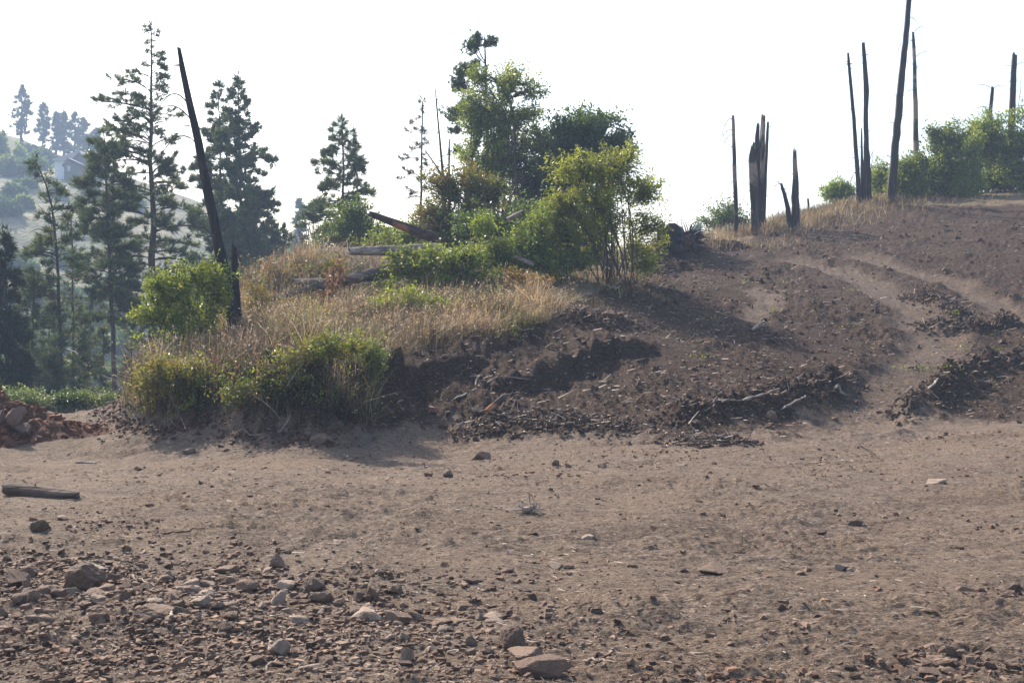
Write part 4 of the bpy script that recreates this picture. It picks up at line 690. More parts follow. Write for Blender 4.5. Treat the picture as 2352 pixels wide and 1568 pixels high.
RK = [(177, 1334, 90, 56, 'large dark brown boulder, biggest in the rubble, with a pale flat stone behind it', 'rock'), (637, 1288, 40, 36, 'pointed upright grey stone alone above the middle of the rubble'), (637, 1383, 46, 32, 'rounded stone with a white dusty top in the middle of the rubble', 'palerock'),
 (440, 1343, 54, 34, 'blocky pale stone directly behind the thin straight stick', 'palerock'), (647, 1506, 50, 36, 'flat topped tan stone low in the gravel with a pale stick at its side', 'palerock'), (137, 1188, 50, 18, 'low flat brown stone nearest below the cut log'), (90, 1212, 36, 26, 'dark wedge stone just in front of the low flat brown stone'),
 (27, 1333, 56, 38, 'dark rounded boulder at the edge of the photo beside the biggest boulder'), (60, 1311, 46, 24, 'low dark stone between the edge boulder and the biggest boulder'), (242, 1356, 40, 30, 'brown stone touching the right foot of the biggest boulder'), (212, 1370, 62, 26, 'long brown stone lying in front of the biggest boulder'),
 (350, 1426, 86, 34, 'long low grey slab in the thick of the rubble', 'rock'), (413, 1418, 42, 20, 'wedge stone at the right end of the long grey slab'), (457, 1403, 48, 22, 'pale brown wedge stone above the end of the slab', 'palerock'), (520, 1314, 54, 20, 'long low stone at the upper edge of the rubble'), (563, 1353, 46, 24, 'rusty brown stone below the long low stone'),
 (653, 1349, 46, 24, 'tan stone just behind the white topped stone', 'palerock'), (720, 1349, 44, 36, 'upright cluster stone with a cleft, right of the tan stone'), (742, 1376, 52, 24, 'dark flat stone in front of the cleft stone'), (147, 1363, 55, 24, 'smooth pale stone in front of the biggest boulder', 'palerock'), (200, 1303, 78, 20, 'pale flat stone behind the biggest boulder', 'palerock'),
 (590, 1531, 38, 22, 'olive brown stone with a lit edge near the bottom of the gravel'), (714, 1553, 56, 18, 'flat stone at the bottom edge below the tan flat topped stone', 'palerock'), (530, 1436, 36, 20, 'dull green-brown stone below the rubble heap'), (518, 1456, 34, 20, 'dark square stone under the dull green-brown stone'), (377, 1328, 40, 24, 'angular stone leaning at the foot of the short curved stick'), (72, 1385, 36, 22, 'rounded dark stone under the edge boulder'), (100, 1370, 46, 24, 'wide brown stone between the edge boulder and the smooth pale stone'), (13, 1276, 26, 20, 'small dark stone at the very edge above the rubble'),
 (857, 1358, 60, 50, 'tall pointed dark brown boulder behind the pale boulder', 'rock'), (843, 1418, 72, 38, 'large pale boulder with a sloping lit face', 'palerock'), (911, 1424, 60, 30, 'blue-grey stone right against the large pale boulder'), (954, 1413, 40, 22, 'smaller grey stone next to the blue-grey stone'), (911, 1356, 34, 18, 'round brown stone right of the tall pointed boulder'), (820, 1372, 32, 18, 'brown stone wedged at the foot of the tall pointed boulder'), (815, 1402, 36, 24, 'rust stone between the tall pointed boulder and the large pale boulder'),
 (1176, 1474, 60, 48, 'reddish pyramid shaped boulder at the back of the lower three', 'redrock'), (1212, 1503, 84, 38, 'long grey-tan boulder, middle one of the lower three', 'rock'), (1250, 1538, 100, 38, 'dark red boulder with a pale shoulder, front one of the lower three', 'redrock'), (1131, 1406, 52, 24, 'light grey stone half sunk in the gravel', 'palerock'), (1014, 1424, 46, 20, 'brown flat stone left of the half sunk grey stone'), (1058, 1424, 50, 12, 'thin slab stone joined to the brown flat stone'), (1140, 1424, 50, 12, 'thin lit slab stone under the half sunk grey stone', 'palerock'), (1021, 1444, 40, 18, 'round brown stone under the brown flat stone'),
 (1354, 1236, 36, 18, 'grey domed stone alone on the smooth dirt', 'palerock'), (1326, 1241, 20, 12, 'small grey companion of the domed stone'), (1491, 1263, 42, 12, 'flat dark stone on the smooth dirt right of the domed stone'), (1082, 1478, 28, 24, 'grey upright stone with a pale side in the gravel', 'palerock'), (929, 1513, 36, 32, 'split stone with a black cleft', 'palerock'), (1026, 1091, 22, 18, 'dark cube-like clod stone on the open dirt'), (984, 1090, 20, 14, 'rusty stone left of the cube-like stone', 'redrock'),
 (1104, 1047, 52, 30, 'tan block shaped boulder alone in the middle of the open dirt', 'redrock'), (1384, 1069, 24, 16, 'lone brown stone right of the row of pebbles'), (1307, 1071, 18, 13, 'tan stone at the end of the row of pebbles'), (1277, 1066, 20, 15, 'tan stone in the middle of the row of pebbles'), (1164, 1313, 24, 11, 'small dark stone on the dirt above the gravel'), (1086, 1339, 38, 12, 'low red stone with a lit top on the dirt above the gravel', 'redrock'), (1279, 1299, 36, 12, 'low grey stone in a group of three on the dirt', 'palerock'), (1309, 1301, 22, 10, 'small round stone beside the low grey stone'), (1166, 1443, 24, 12, 'small grey stone right of the gravel edge'), (1205, 1353, 22, 12, 'small brown stone above the gravel edge'),
 (1643, 1311, 68, 16, 'long low dark stone alone on the dirt right of centre'), (2151, 1108, 48, 16, 'crusted pale stone far out on the dirt', 'palerock'), (2282, 1436, 56, 14, 'long flat stone near the right edge'), (2198, 1449, 34, 9, 'thin flat stone left of the long flat one'), (2335, 1345, 34, 18, 'round grey stone at the right edge', 'rock'), (2325, 1364, 36, 18, 'grey stone just below the round one at the right edge'), (2212, 1352, 44, 12, 'brown flat stone left of the right edge stones'), (2258, 1352, 26, 12, 'small brown stone beside the flat one near the right edge'), (1887, 1223, 20, 12, 'round stone on the dirt in the right half'), (1962, 1192, 40, 12, 'brown stone in a loose scatter on the right'), (1838, 1313, 22, 10, 'small dark lone stone on the right half of the dirt'), (1933, 1300, 34, 14, 'pale propped stone in a small group on the right', 'palerock'), (2055, 1425, 20, 12, 'small tan stone on the smooth dirt at the lower right'),
 (737, 1012, 55, 26, 'reddish boulder at the foot of the grassy bank', 'redrock'), (430, 1038, 30, 18, 'dark stone on the road in front of the bank'), (317, 1076, 18, 10, 'small dark stone left of the road stone'), (1608, 1548, 24, 18, 'white stone at the bottom edge', 'palerock'), (1668, 1542, 26, 18, 'round tan stone at the bottom edge right of the white stone'), (1650, 1566, 36, 14, 'stone cut by the bottom edge beneath the round tan one'), (1775, 960, 28, 22, 'grey stone set in the soil ridge', 'rock'),
 (1400, 730, 24, 16, 'tan stone, larger of those in the earth above the scooped face', 'redrock'), (1440, 728, 18, 12, 'pale round stone in the earth above the scooped face', 'palerock')]
for r_ in RK:
    p = G(r_[0], r_[1] + r_[3] * .35); rock(*r_[:5], m=r_[5] if len(r_) > 5 else 'rock', group='single stones on the ground')
for a, b, c, d, lb in ((39, 954, 34, 36, 'upright pale stone in the top of the dirt pile'), (60, 985, 38, 20, 'flat topped stone lower on the dirt pile'), (12, 990, 24, 26, 'dark stone at the outer edge of the dirt pile'), (88, 1010, 22, 20, 'rust stone low on the flank of the dirt pile'), (30, 1018, 30, 16, 'stone at the front foot of the dirt pile'), (6, 958, 22, 24, 'stone high at the outer edge of the dirt pile')):
    p = G(40, 1000); Yp = pc[1] + .35; o = rock(a, b, c, d, lb, m='redrock', group='stones in the dirt pile', sub=3); w3 = W(a, b, Yp); o.location = tuple(w3)
# slate pile lower right
rng = np.random.default_rng(12)
for q, (a, b, c, d) in enumerate(((2186, 1509, 44, 26), (2145, 1519, 44, 16), (2173, 1530, 56, 18), (2133, 1546, 62, 16), (2143, 1498, 30, 14), (2115, 1501, 20, 12), (2190, 1546, 36, 16), (2168, 1560, 38, 16), (2238, 1538, 34, 12), (2120, 1514, 24, 10), (2215, 1516, 30, 16), (2108, 1556, 30, 12), (2120, 1530, 30, 10), (2205, 1562, 30, 14))):
    rock(a, b, c, d, 'flat brown stone of the slate heap at the lower right corner', m='rock', group='flat stones of the slate heap', sub=3)
def scatter(cx_, cy_, sx, sy, n_, smin, smax, label, group, m, flat=.55):
    for q in range(n_):
        a = cx_ + rng.normal() * sx; b = cy_ + rng.normal() * sy
        if b > 1580 or a < -40 or a > 2390: continue
        w_ = rng.uniform(smin, smax) ** 1; rock(a, b, w_, w_ * rng.uniform(.35, .75), label, m=m[int(rng.integers(len(m)))], group=group, sub=2 if w_ < 26 else 3)
scatter(90, 1385, 95, 38, 62, 18, 36, 'fist sized brown stone packed in the dark rubble at the lower left corner', 'stones of the lower left rubble', ['rock', 'rock', 'redrock'])
scatter(430, 1395, 130, 36, 66, 16, 38, 'loose angular stone in the band of rubble left of the pale boulder', 'stones of the middle rubble', ['rock', 'palerock', 'rock'])
scatter(800, 1380, 80, 34, 22, 14, 28, 'small stone lying round the pale boulder and the pointed boulder', 'stones round the pale boulder', ['rock', 'palerock', 'redrock'])
scatter(1000, 1490, 190, 40, 46, 12, 28, 'low stone embedded in the gravel left of the three lower boulders', 'stones of the lower gravel', ['rock', 'palerock'])
scatter(200, 1500, 160, 40, 30, 12, 24, 'small brown stone in the gravel along the bottom left edge', 'stones along the bottom edge', ['rock', 'redrock'])

# ------------------------------------------------------------------ grass, weeds and debris (nobody could count these)
def ground_pts(px, py, rx_, ry_, n_):
    c = G(px, py); return c[0] + rng.normal(size=n_) * rx_, c[1] + rng.normal(size=n_) * ry_
TAN = [(.36, .28, .18), (.46, .37, .25), (.24, .18, .12), (.3, .21, .12), (.16, .12, .08)]; GRY = [(.27, .22, .19), (.38, .32, .27), (.17, .135, .11), (.12, .095, .08)]; RUS = [(.24, .13, .075), (.3, .19, .1), (.14, .08, .05)]; DKW = [(.1, .075, .06), (.07, .075, .035), (.14, .11, .085), (.1, .12, .045), (.06, .05, .04)]
GG = [(.14, .18, .055), (.2, .22, .08), (.1, .14, .045)]
def on_bank(x, y):
    d, sd, t = pdist(x, y, BANK[0][0]); xl = np.interp(y, [19, 22, 30, 40], [-6.9, -7.15, -7.8, -11])
    return ((sd * d > .07) | ((t > .995) & (poly_veg(x, y) > .3))) & (x > xl)
def blades(mb, x, y, hgt, cols, lean=.85, wid=.008, head=0.0, zoff=0.0):
    n = len(x); z = macro(x, y) + zoff; h = hgt * (.45 + .75 * rng.random(n)); az = rng.random(n) * 6.283; L = h * np.abs(rng.normal(size=n)) * lean
    dx = np.cos(az) * L + h * .06; dy = np.sin(az) * L; wx_ = np.cos(az + 1.57 + rng.normal(size=n)); wy_ = np.sin(az + 1.57 + rng.normal(size=n)); w_ = wid * (.6 + .8 * rng.random(n))
    V = []
    for t, k in ((0, 1), (.4, .8), (.75, .55)):
        cx_ = x + dx * t ** 1.8; cy_ = y + dy * t ** 1.8; cz_ = z - .03 + h * (t - .22 * t * t * np.minimum(L / (h + 1e-6), 1.5))
        V += [np.stack([cx_ - wx_ * w_ * k, cy_ - wy_ * w_ * k, cz_], -1), np.stack([cx_ + wx_ * w_ * k, cy_ + wy_ * w_ * k, cz_], -1)]
    V.append(np.stack([x + dx, y + dy, z - .03 + h * (1 - .25 * np.minimum(L / (h + 1e-6), 1.5))], -1)); V = np.stack(V, 1).reshape(-1, 3); o_ = np.arange(n)[:, None] * 7
    sp = .72 + .62 * perlin(x * .9, y * .9, 19) + .45 * perlin(x * 3.1, y * 3.1, 20); gm = sstep(.0, .45, perlin(x * .6 + 5, y * .6, 23) + .4 * perlin(x * 2.2, y * 2.2, 24))[:, None] * .6
    cc = palette(n, cols, None, .35) * np.clip(sp, .3, 1.5)[:, None]; cc = np.repeat(cc * (1 - gm) + cc * np.array([.62, .8, .5]) * gm, 7, 0); m0 = mb.n
    mb.add(V, np.concatenate([o_ + [0, 1, 3, 2], o_ + [2, 3, 5, 4]]), cc); mb.t.append(o_ + [4, 5, 6] + m0)
    if head > 0:
        k = rng.random(n) < head; T = V.reshape(n, 7, 3)[k]; d = unit(T[:, 6] - T[:, 4]); C = T[:, 6]; C = np.repeat(C, 4, 0) - np.repeat(d, 4, 0) * rng.random((len(C) * 4, 1)) * .10
        leaves(mb, C, .035, palette(len(C), [(.55, .46, .34), (.46, .36, .26)]), 0, .35, np.repeat(d, 4, 0) * 2)
rng = np.random.default_rng(201); mb = MB()
for a, b, rx_, ry_, n_, h_, cs, hd in ((1200, 730, .9, .8, 5200, .62, TAN, .25), (1120, 760, 1.1, .7, 5200, .55, TAN, .2), (1010, 775, 1.0, .8, 4600, .5, TAN + GRY, .15), (900, 800, .9, .8, 3800, .5, GRY + TAN, .1), (820, 740, 1.3, 1.0, 4200, .5, TAN + GRY, .2), (700, 740, 1.5, 1.0, 4200, .5, TAN + GRY + RUS, .2), (620, 780, 1.0, 1.0, 3200, .5, TAN + GRY, .15),
      (950, 720, 1.6, 1.0, 3600, .45, TAN + GRY, .2), (640, 690, 2.0, 1.6, 4200, .5, GRY + TAN + RUS, .1), (700, 640, 2.6, 2.4, 5200, .5, GRY + TAN + RUS + GG, .1), (860, 680, 2.0, 1.4, 3000, .4, TAN + GRY + GG, .1), (600, 630, 2.2, 2.5, 3400, .5, GRY + RUS + TAN, .1),
      (620, 840, .7, .5, 2600, .5, TAN, .2), (760, 860, .8, .45, 2600, .42, GRY + TAN, .1), (700, 930, .8, .25, 1100, .35, DKW + GRY, .05), (790, 940, .3, .35, 1500, .45, GRY + TAN, .05), (320, 880, .5, .8, 2600, .45, GRY, .1), (420, 915, .9, .3, 1300, .35, RUS + DKW, .1), (520, 930, 1.0, .3, 1300, .35, DKW, .05), (360, 930, .4, .25, 800, .35, TAN + RUS, .1), (600, 945, .8, .2, 900, .3, RUS + DKW, .05), (480, 850, 1.1, .7, 2400, .4, GRY + RUS + DKW, .1), (820, 690, 2, 1.2, 2200, .35, DKW + GG, 0), (1000, 690, 1.5, .8, 1800, .4, DKW + GG, 0),  # bank face rows: dark weed colours, with the face's shade put into them
      (1380, 640, .8, .5, 1100, .35, TAN, .2), (1370, 665, .7, .4, 700, .25, TAN + GG, 0), (1480, 690, .3, .2, 240, .25, TAN + GG, 0), (1300, 690, .4, .3, 500, .3, GRY + GG, 0)):
    x, y = ground_pts(a, b, rx_, ry_, n_); k = poly_veg(x, y) > rng.random(n_) * .8 if b < 870 and a > 560 else np.ones(n_, bool); k |= (a > 1280); k &= on_bank(x, y); k &= rng.random(n_) < .35 + .9 * sstep(-.35, .45, perlin(x * 1.4, y * 1.4, 15) + .5 * perlin(x * 4, y * 4, 16)); blades(mb, x[k], y[k], h_ * (1.3 if b > 835 else .95) * (1 + .75 * perlin(x[k] * 1.6, y[k] * 1.6, 12)), cs, head=hd, wid=.0065)
tag(mb.build('dry_grass', M['grass']), 'tall tan dry grass covering the knoll and the cut bank', 'grass', kind='stuff')
mb = MB()
for a, b, rx_, ry_, n_, h_, cs in ((1700, 545, 2.0, .8, 2600, .65, TAN), (1790, 520, 1.6, .8, 2400, .7, TAN + GRY), (1880, 495, 2.0, 1.0, 2600, .6, TAN + GG + RUS), (1950, 478, 2.0, 1.0, 2200, .6, RUS + TAN), (2020, 462, 1.4, .6, 1300, .5, RUS + TAN + GG), (2120, 465, 2.2, .5, 700, .3, TAN + GG), (2260, 455, 2.6, .5, 600, .3, TAN + RUS + GG), (2100, 475, 5, .6, 700, .14, TAN + RUS), (1640, 560, 1.2, .6, 900, .5, GRY + TAN)):
    x, y = ground_pts(a, b, rx_, ry_, n_); blades(mb, x, y, h_ * .72 * (1 + .5 * perlin(x * 1.2, y * 1.2, 27)), [tuple(v * 1.1 for v in q) for q in cs] + GRY[:2], wid=.010, head=.05)
tag(mb.build('ridge_grass', M['grass']), 'dry grass growing along the ridge between the burnt trunks', 'grass', kind='stuff')
mb = MB()
for q in range(170):                                                # sparse green weeds
    a, b = (rng.uniform(560, 1250), rng.uniform(640, 800)) if q < 100 else (rng.uniform(290, 860), rng.uniform(850, 960)) if q < 150 else (rng.uniform(1480, 2340), rng.uniform(600, 900))
    c = G(a, b); n_ = 26; h = rng.uniform(.15, .5) if q < 150 else .1
    C = np.array([c[0], c[1], c[2]]) + rng.normal(size=(n_, 3)) * [.09, .09, 0] * (1 if q < 150 else 1.6) + [0, 0, 1] * rng.random((n_, 1)) * h; leaves(mb, C, .05, palette(n_, GRN + YEL + BRI[:1]), .5, .45)
tag(mb.build('weeds', M['leaf']), 'low green weeds dotted through the dry grass', 'weeds', kind='stuff')
# brown dried broad-leaved stalks
for q, (a, b, t_) in enumerate(((760, 690, 615), (738, 725, 660), (700, 742, 690), (672, 755, 700), (775, 650, 590))):
    Yd = 25.8 if q != 4 else 28; c = W(a, b, Yd); e = empty('dead_weed_stalk', tuple(c), ['tallest rust brown dead weed stalk in front of the slanting log', 'rust brown dead weed below the slanting log', 'low rust weed clump in the grass before the logs', 'outermost low rust weed clump before the logs', 'small rust weed stalk behind the slanting log'][q], 'dead weed', 'rust brown dead weeds by the logs')
    mb = MB(); top = W(a + 4, t_, Yd); tube(mb, curve(c - [0, 0, .2], top, (.03, 0, 0), 5), np.linspace(.012, .005, 5), 4, (.5, .35, .25)); mb.build('stalk', M['stem'], e)
    mb = MB(); n_ = 70; u = rng.random((n_, 1)); C = c + (top - c) * u + rng.normal(size=(n_, 3)) * [.07, .07, .02]; leaves(mb, C, .12, palette(n_, [(.2, .11, .065), (.14, .08, .05), (.26, .16, .1)]), -.3, .45, np.array([0, 0, -.8])); mb.build('leaves', M['grass'], e)

def lumps(mb, x, y, z, s, cols, flat=.6, kind=0):
    """small angular lumps: jittered octahedra cut into 8 faces"""
    n = len(x); b0 = np.array([[-1, -.8, -.7], [1, -.8, -.7], [1, .8, -.7], [-1, .8, -.7], [-.62, -.5, .7], [.62, -.5, .7], [.62, .5, .7], [-.62, .5, .7]]); az = rng.random(n) * 6.283; ca, sa = np.cos(az), np.sin(az)
    V = b0[None] * (.6 + .6 * rng.random((n, 8, 1))) + rng.normal(size=(n, 8, 3)) * .2; V = V * (s * .85)[:, None, None]; V[..., 2] *= flat; V[..., 0] *= (.8 + .8 * rng.random(n))[:, None]
    X_ = V[..., 0] * ca[:, None] - V[..., 1] * sa[:, None]; Y_ = V[..., 0] * sa[:, None] + V[..., 1] * ca[:, None]
    P = np.stack([X_ + x[:, None], Y_ + y[:, None], V[..., 2] + z[:, None]], -1); o_ = np.arange(n)[:, None, None] * 8
    f = np.array([[0, 3, 2, 1], [4, 5, 6, 7], [0, 1, 5, 4], [1, 2, 6, 5], [2, 3, 7, 6], [3, 0, 4, 7]])[None]; mb.add(P.reshape(-1, 3), (o_ + f).reshape(-1, 4), np.repeat(palette(n, cols, None, .3), 8, 0))
def sticks(mb, x, y, z, L, r_, cols, tilt=.25, bend=.12):
    n = len(x); az = rng.random(n) * 6.283; el = np.abs(rng.normal(size=n)) * tilt; d = np.stack([np.cos(az) * np.cos(el), np.sin(az) * np.cos(el), np.sin(el)], -1); _, A, B = frame(d); c = np.stack([x, y, z], -1)
    V = []
    for t, k, o2 in ((0, 1, 0), (.5, .9, 1), (1, .5, 0)):
        p = c + d * (L * t)[:, None] + A * (rng.normal(size=n) * bend * L * o2)[:, None]
        for q in range(3): a_ = q * 2.094; V.append(p + (A * math.cos(a_) + B * math.sin(a_)) * (r_ * k)[:, None])
    V = np.stack(V, 1); o_ = np.arange(n)[:, None, None] * 9; f = np.array([[q, (q + 1) % 3, 3 + (q + 1) % 3, 3 + q] for q in range(3)] + [[3 + q, 3 + (q + 1) % 3, 6 + (q + 1) % 3, 6 + q] for q in range(3)])[None]
    mb.add(V.reshape(-1, 3), (o_ + f).reshape(-1, 4), np.repeat(palette(n, cols, None, .3), 9, 0))
def polar(n, y0, y1, a0=-26, a1=27, pw=1.0):
    r_ = y0 * (y1 / y0) ** (rng.random(n) ** pw); a = np.radians(rng.uniform(a0, a1, n)); return r_ * np.sin(a), r_ * np.cos(a)
# gravel and chips
mb = MB(); x, y = polar(30000, 5.2, 19); dk = zones(x, y)[0]; cl = perlin(x * .9, y * .9, 131) + .6 * perlin(x * 2.6, y * 2.6, 132)
rub = np.exp(-(((x + 2.3 + (y - 8) * .5) / 2.4) ** 2 + ((y - 8.6) / 1.5) ** 2)) + np.exp(-(((x + 1.0) / 1.9) ** 2 + ((y - 6.8) / .9) ** 2)) + .7 * np.exp(-(((x - 2.5) / .6) ** 2 + ((y - 6.7) / .4) ** 2)); k = rng.random(len(x)) < .13 + .3 * np.clip(cl - .1, 0, 1) + rub * .6; x, y, rub = x[k], y[k], rub[k]
s = (.005 + .008 * rng.random(len(x)) ** 2.5 + .018 * rng.random(len(x)) ** 7 + .014 * rub * rng.random(len(x)) ** 2) * (1 + y * .03); lumps(mb, x, y, HD(x, y) + s * .18, s, [(1, .95, .9), (.75, .66, .6), (1.35, 1.3, 1.25), (.6, .5, .44), (1.6, 1.55, 1.5)], .5)
for cx_, cy_, sx_, sy_, n_ in ((-3.6, 9.0, .8, .55, 3600), (-2.2, 8.6, .9, .4, 2600), (-1.2, 7.5, 1.0, .4, 2400), (-2.3, 7.0, .7, .35, 1800), (2.35, 6.75, .25, .16, 400)):
    x = cx_ + rng.normal(size=n_) * sx_; y = cy_ + rng.normal(size=n_) * sy_; s = .005 + .032 * rng.random(n_) ** 4; lumps(mb, x, y, HD(x, y) + s * .25, s, [(1, .92, .86), (.7, .6, .54), (1.3, 1.22, 1.15), (.5, .42, .36)], .7)
tag(mb.build('gravel', M['rock']), 'loose gravel and stone chips strewn over the bare dirt', 'gravel', kind='stuff')
# soil clods
mb = MB(); x, y = polar(60000, 15.5, 46, -20, 27); dk = zones(x, y); cl = .55 + .6 * perlin(x * .8, y * .8, 141) + .4 * perlin(x * 2.4, y * 2.4, 142); k = (rng.random(len(x)) < dk[0] * np.clip(cl, .05, 1)) & (dk[2] < .4); x, y = x[k], y[k]
s = .006 + .018 * rng.random(len(x)) ** 2.5 + .06 * rng.random(len(x)) ** 16; s *= .8 + y * .012; lumps(mb, x, y, HD(x, y) + s * .3, s, [(1, .95, .92), (.7, .65, .62), (1.4, 1.3, 1.2), (1.9, 1.75, 1.65)], .7)
for L, h_, wd in BERM:
    n_ = 1900; t_ = rng.random(n_) * (len(L) - 1); i0 = np.minimum(t_.astype(int), len(L) - 2); f_ = (t_ - i0)[:, None]; P = L[i0] * (1 - f_) + L[i0 + 1] * f_ + rng.normal(size=(n_, 2)) * wd * .6; s = .008 + .045 * rng.random(n_) ** 4; lumps(mb, P[:, 0], P[:, 1], HD(P[:, 0], P[:, 1]) + s * .35, s, [(1, .95, .9), (.7, .65, .6), (1.3, 1.2, 1.1)], .8)
for L, h_ in BANK[:1]:
    n_ = 4200; t_ = rng.random(n_) * (len(L) - 1); i0 = np.minimum(t_.astype(int), len(L) - 2); f_ = (t_ - i0)[:, None]; P = L[i0] * (1 - f_) + L[i0 + 1] * f_ + rng.normal(size=(n_, 2)) * [.2, .22] - [0, .12]; s = .006 + .04 * rng.random(n_) ** 5; lumps(mb, P[:, 0], P[:, 1], HD(P[:, 0], P[:, 1]) + s * .3, s, [(1.3, 1, .85), (.9, .7, .6), (2, 1.5, 1.2)], .75)
x, y = polar(5000, 10, 22, -24, 27); k = rng.random(len(x)) < .35 * sstep(.2, .7, perlin(x * 1.1, y * 1.1, 143) + .5 * perlin(x * 4, y * 4, 144)); x, y = x[k], y[k]; s = .012 + .035 * rng.random(len(x)) ** 3; lumps(mb, x, y, HD(x, y) + s * .3, s, [(1.6, 1.35, 1.15), (1.1, .95, .85), (2.2, 1.9, 1.6)], .7)
for a, b, w_, n_ in ((1180, 1083, 60, 260), (1450, 1050, 60, 200), (520, 1050, 30, 60), (240, 1215, 60, 300), (560, 1265, 40, 160), (1750, 1560, 50, 120), (1620, 1550, 50, 160), (1950, 1192, 80, 60), (2260, 1358, 90, 90), (2150, 1092, 90, 110), (2230, 1010, 110, 200), (1350, 1025, 120, 200), (1620, 1030, 90, 200)):
    aa = a + rng.normal(size=n_) * w_ * 1.5; bb = b + rng.normal(size=n_) * 13; Y_ = EYE * F / np.maximum(bb - HORIZON, 60); x = (aa - CX) / F * Y_; s = .006 + .03 * rng.random(n_) ** 4; lumps(mb, x, Y_, HD(x, Y_) + s * .15, s, [(1.9, 1.55, 1.3), (1.2, .98, .84), (2.5, 2.1, 1.8)], .6)
x = (rng.random(2600) - .5) * 4.2; y = (rng.random(2600) - .5) * 2.6; ii = np.clip(((x + 2.6) / 5.2 * (n1_ - 1)).astype(int), 0, n1_ - 1); jj = np.clip(((y + 1.6) / 3.2 * (n2_ - 1)).astype(int), 0, n2_ - 1); hh = PG[2][jj, ii]; k = hh > .02
xx = x[k] + pc[0] - .6; yy = y[k] + pc[1] + .9; s = .014 + .06 * rng.random(len(xx)) ** 4; lumps(mb, xx, yy, macro(xx, yy) + hh[k] + s * .3, s, [(2.4, 1.3, .85), (1.6, .9, .6), (3.0, 1.9, 1.3)], .8)
tag(mb.build('soil_clods', M['clod']), 'crumbly dark clods of churned soil over the bulldozed slope', 'clods', kind='stuff')
# sticks, straw and root bits
mb = MB(); x, y = polar(19000, 15.8, 46, -20, 27); dk = zones(x, y); cl = .6 + .7 * perlin(x * .9, y * .9, 151); k = (rng.random(len(x)) < dk[0] * np.clip(cl, .1, 1)) & (dk[2] < .5); x, y = x[k], y[k]; n_ = len(x)
STR = [(.4, .32, .25), (.5, .43, .36), (.28, .2, .15), (.2, .14, .1), (.34, .22, .15)]
sticks(mb, x, y, HD(x, y) + .012,   .04 + .2 * rng.random(n_) ** 4, .003 + .004 * rng.random(n_) + .00012 * y, STR)
x, y = polar(9000, 5.3, 19); n_ = len(x); sticks(mb, x, y, HD(x, y) + .003, .02 + .10 * rng.random(n_) ** 3, .0014 + .0016 * rng.random(n_), STR + [(.12, .08, .06)] * 3, .12)
for L, h_, wd in BERM:
    n_ = 70; t_ = rng.random(n_) * (len(L) - 1); i0 = np.minimum(t_.astype(int), len(L) - 2); f_ = (t_ - i0)[:, None]; P = L[i0] * (1 - f_) + L[i0 + 1] * f_ + rng.normal(size=(n_, 2)) * wd * .6; sticks(mb, P[:, 0], P[:, 1], HD(P[:, 0], P[:, 1]) + .02, .08 + .28 * rng.random(n_) ** 2.5, .004 + .004 * rng.random(n_), STR, .5, .2)
tag(mb.build('stick_debris', M['straw']), 'short sticks, straw and root bits littering the soil', 'debris', kind='stuff')
# single sticks one can point at
def stick(label, pts, w_, m='deadwood', Y=None, tint=(1, 1, 1), group='single sticks on the dirt', name='stick', lift=.015):
    P = []
    for a, b in pts:
        p = G(a, b) if Y is None else W(a, b, Y)
        if Y is None: p = np.array([p[0], p[1], gz(p[0], p[1]) + lift])
        P.append(p)
    P = np.array(P); t = np.linspace(0, 1, len(P)); tt = np.linspace(0, 1, 12); P = np.stack([np.interp(tt, t, P[:, c]) for c in range(3)], -1); P[1:-1] += rng.normal(size=(10, 3)) * .006
    mb = MB(); r_ = w_ * P[:, 1].mean() / F / 2; tube(mb, P, np.linspace(r_, r_ * .55, 12) * (1 + .15 * rng.normal(size=12)), 6, tint); return tag(mb.build(name, M[m], smooth=True), label, 'stick', group)
stick('pale barkless stick on the dirt below the reddish boulders', [(1341, 1506), (1380, 1517), (1418, 1526)], 9)
stick('thin straight stick lying level among the rubble stones', [(414, 1361), (475, 1362), (537, 1363)], 4)
stick('short bent stick behind the rubble slab', [(297, 1318), (330, 1332), (360, 1348)], 5, 'deadwood')
stick('crooked brown stick on the dirt above the rubble', [(370, 1229), (420, 1224), (470, 1219)], 5, 'stem')
stick('thin brown stick above the pointed upright stone', [(640, 1258), (690, 1248), (722, 1240)], 4, 'stem')
stick('short flat lath on the dirt in front of the dirt pile', [(174, 1065), (200, 1064), (221, 1065)], 7, 'deadwood')
stick('pale white stub of wood in the rubble below the slab', [(393, 1454), (395, 1440), (397, 1432)], 8, 'deadwood', lift=.05)
stick('forked dark twig on the dirt at the right', [(1975, 1024), (2005, 1040), (2028, 1056)], 5, 'stem')
stick('stick propped against the tan flat topped stone', [(622, 1512), (621, 1490), (620, 1478)], 6, 'deadwood', lift=.02)
stick('pale split stick at the bottom edge of the gravel', [(600, 1562), (620, 1545), (636, 1532)], 7, 'deadwood')
stick('dark limb bending along the left end of the crooked stick', [(356, 1222), (368, 1232)], 4, 'stem')
stick('curved pale root hanging from the bank to the road', [(668, 955), (660, 985), (640, 1003), (600, 1005), (575, 1003), (562, 992)], 4, 'deadwood', group='roots and branches on the bank')
stick('long thin branch reaching out over the rose bush', [(655, 800), (700, 793), (760, 806), (800, 818)], 4, 'stem', Y=20.0, group='roots and branches on the bank')
stick('thin root trailing down the bare earth face', [(1100, 872), (1090, 892), (1078, 910)], 5, 'deadwood', group='roots and branches on the bank')
stick('long curved root along the lower lip of the scooped face', [(1035, 925), (1090, 900), (1150, 884), (1230, 880)], 5, 'deadwood', group='roots and branches on the bank')
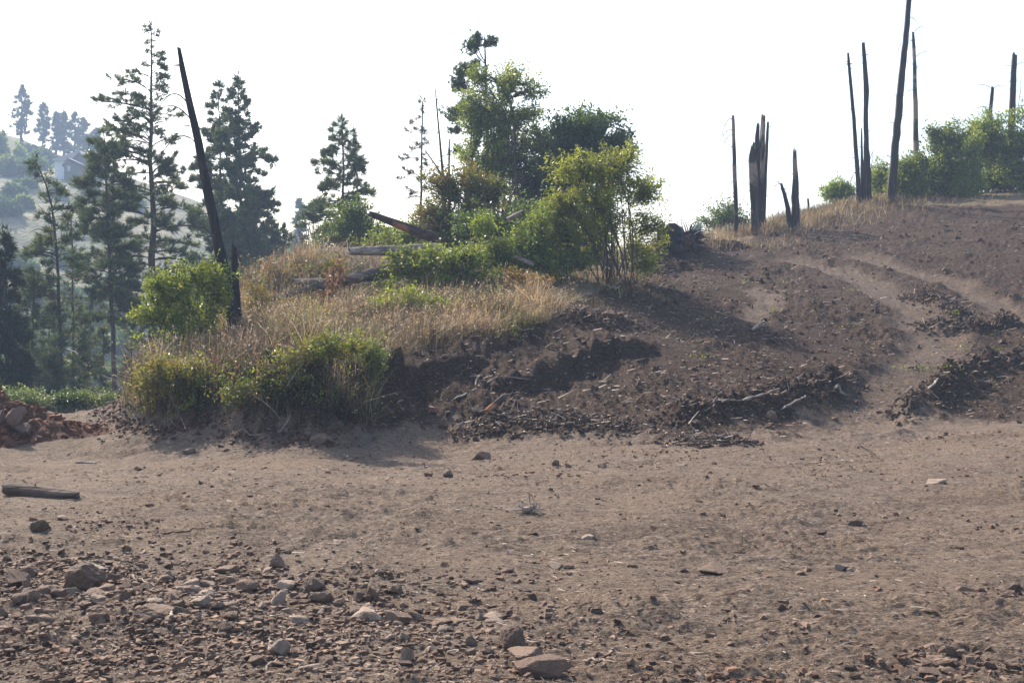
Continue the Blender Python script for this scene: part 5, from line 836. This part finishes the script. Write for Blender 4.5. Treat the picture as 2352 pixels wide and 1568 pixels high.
stick('pale stake leaning in front of the big bush', [(1395, 665), (1420, 650), (1448, 615)], 5, 'deadwood', Y=28.5, group='roots and branches on the bank', name='stake')
for q, pts in enumerate(([(1620, 965), (1665, 950), (1700, 940)], [(1700, 945), (1740, 925), (1790, 905)], [(1795, 948), (1830, 935), (1850, 925)], [(1918, 905), (1926, 895), (1930, 912), (1945, 925)], [(2080, 925), (2090, 908), (2098, 900)], [(2130, 920), (2145, 905), (2155, 890)], [(1730, 770), (1745, 758), (1755, 750)])):
    stick(['long pale root on the near side of the soil ridge', 'thick pale root along the crest of the soil ridge', 'pale root at the upper end of the soil ridge', 'hooked whitish root beside the wheel track', 'upright pale splinters at the start of the right soil ridge', 'bright pale splinter on the right soil ridge', 'tan chunk of wood sitting on the churned slope'][q], pts, [6, 7, 6, 9, 5, 7, 9][q], 'deadwood', group='roots and wood bits on the churned slope', name='root', lift=.08)
rng = np.random.default_rng(44); e = empty('root_tangle', tuple(G(1214, 1190)), 'dried tangle of pale roots lying alone on the open dirt', 'root tangle'); c = G(1214, 1186); mb = MB()
for q in range(26): d = rng.normal(size=3) * [.11, .08, .03]; tube(mb, curve(c + [0, 0, .03] + rng.normal(size=3) * .03, c + [0, 0, .05] + d, rng.normal(size=3) * .05, 6), np.linspace(.009, .003, 6), 4)
mb.build('root', M['deadwood'], e); mb = MB(); v, f = rockverts(2, 990); mb.add(v * [.05, .04, .045] + c + [0, 0, .06], f); mb.build('core', M['palerock'], e)

# ------------------------------------------------------------------ haze
mb = MB(); bx(mb, -330, 330, -180, 430, -62, 56); hz = mb.build('haze', M['rock']); hm = bpy.data.materials.new('haze_air'); hm.use_nodes = True; hn = hm.node_tree; hn.nodes.clear()
ho = hn.nodes.new('ShaderNodeOutputMaterial'); pv = hn.nodes.new('ShaderNodeVolumePrincipled'); pv.inputs['Color'].default_value = (.56, .73, 1, 1); pv.inputs['Density'].default_value = .00145; pv.inputs['Anisotropy'].default_value = 0
hn.links.new(pv.outputs[0], ho.inputs['Volume']); hz.data.materials.clear(); hz.data.materials.append(hm); hz.display_type = 'WIRE'; tag(hz, kind='stuff')
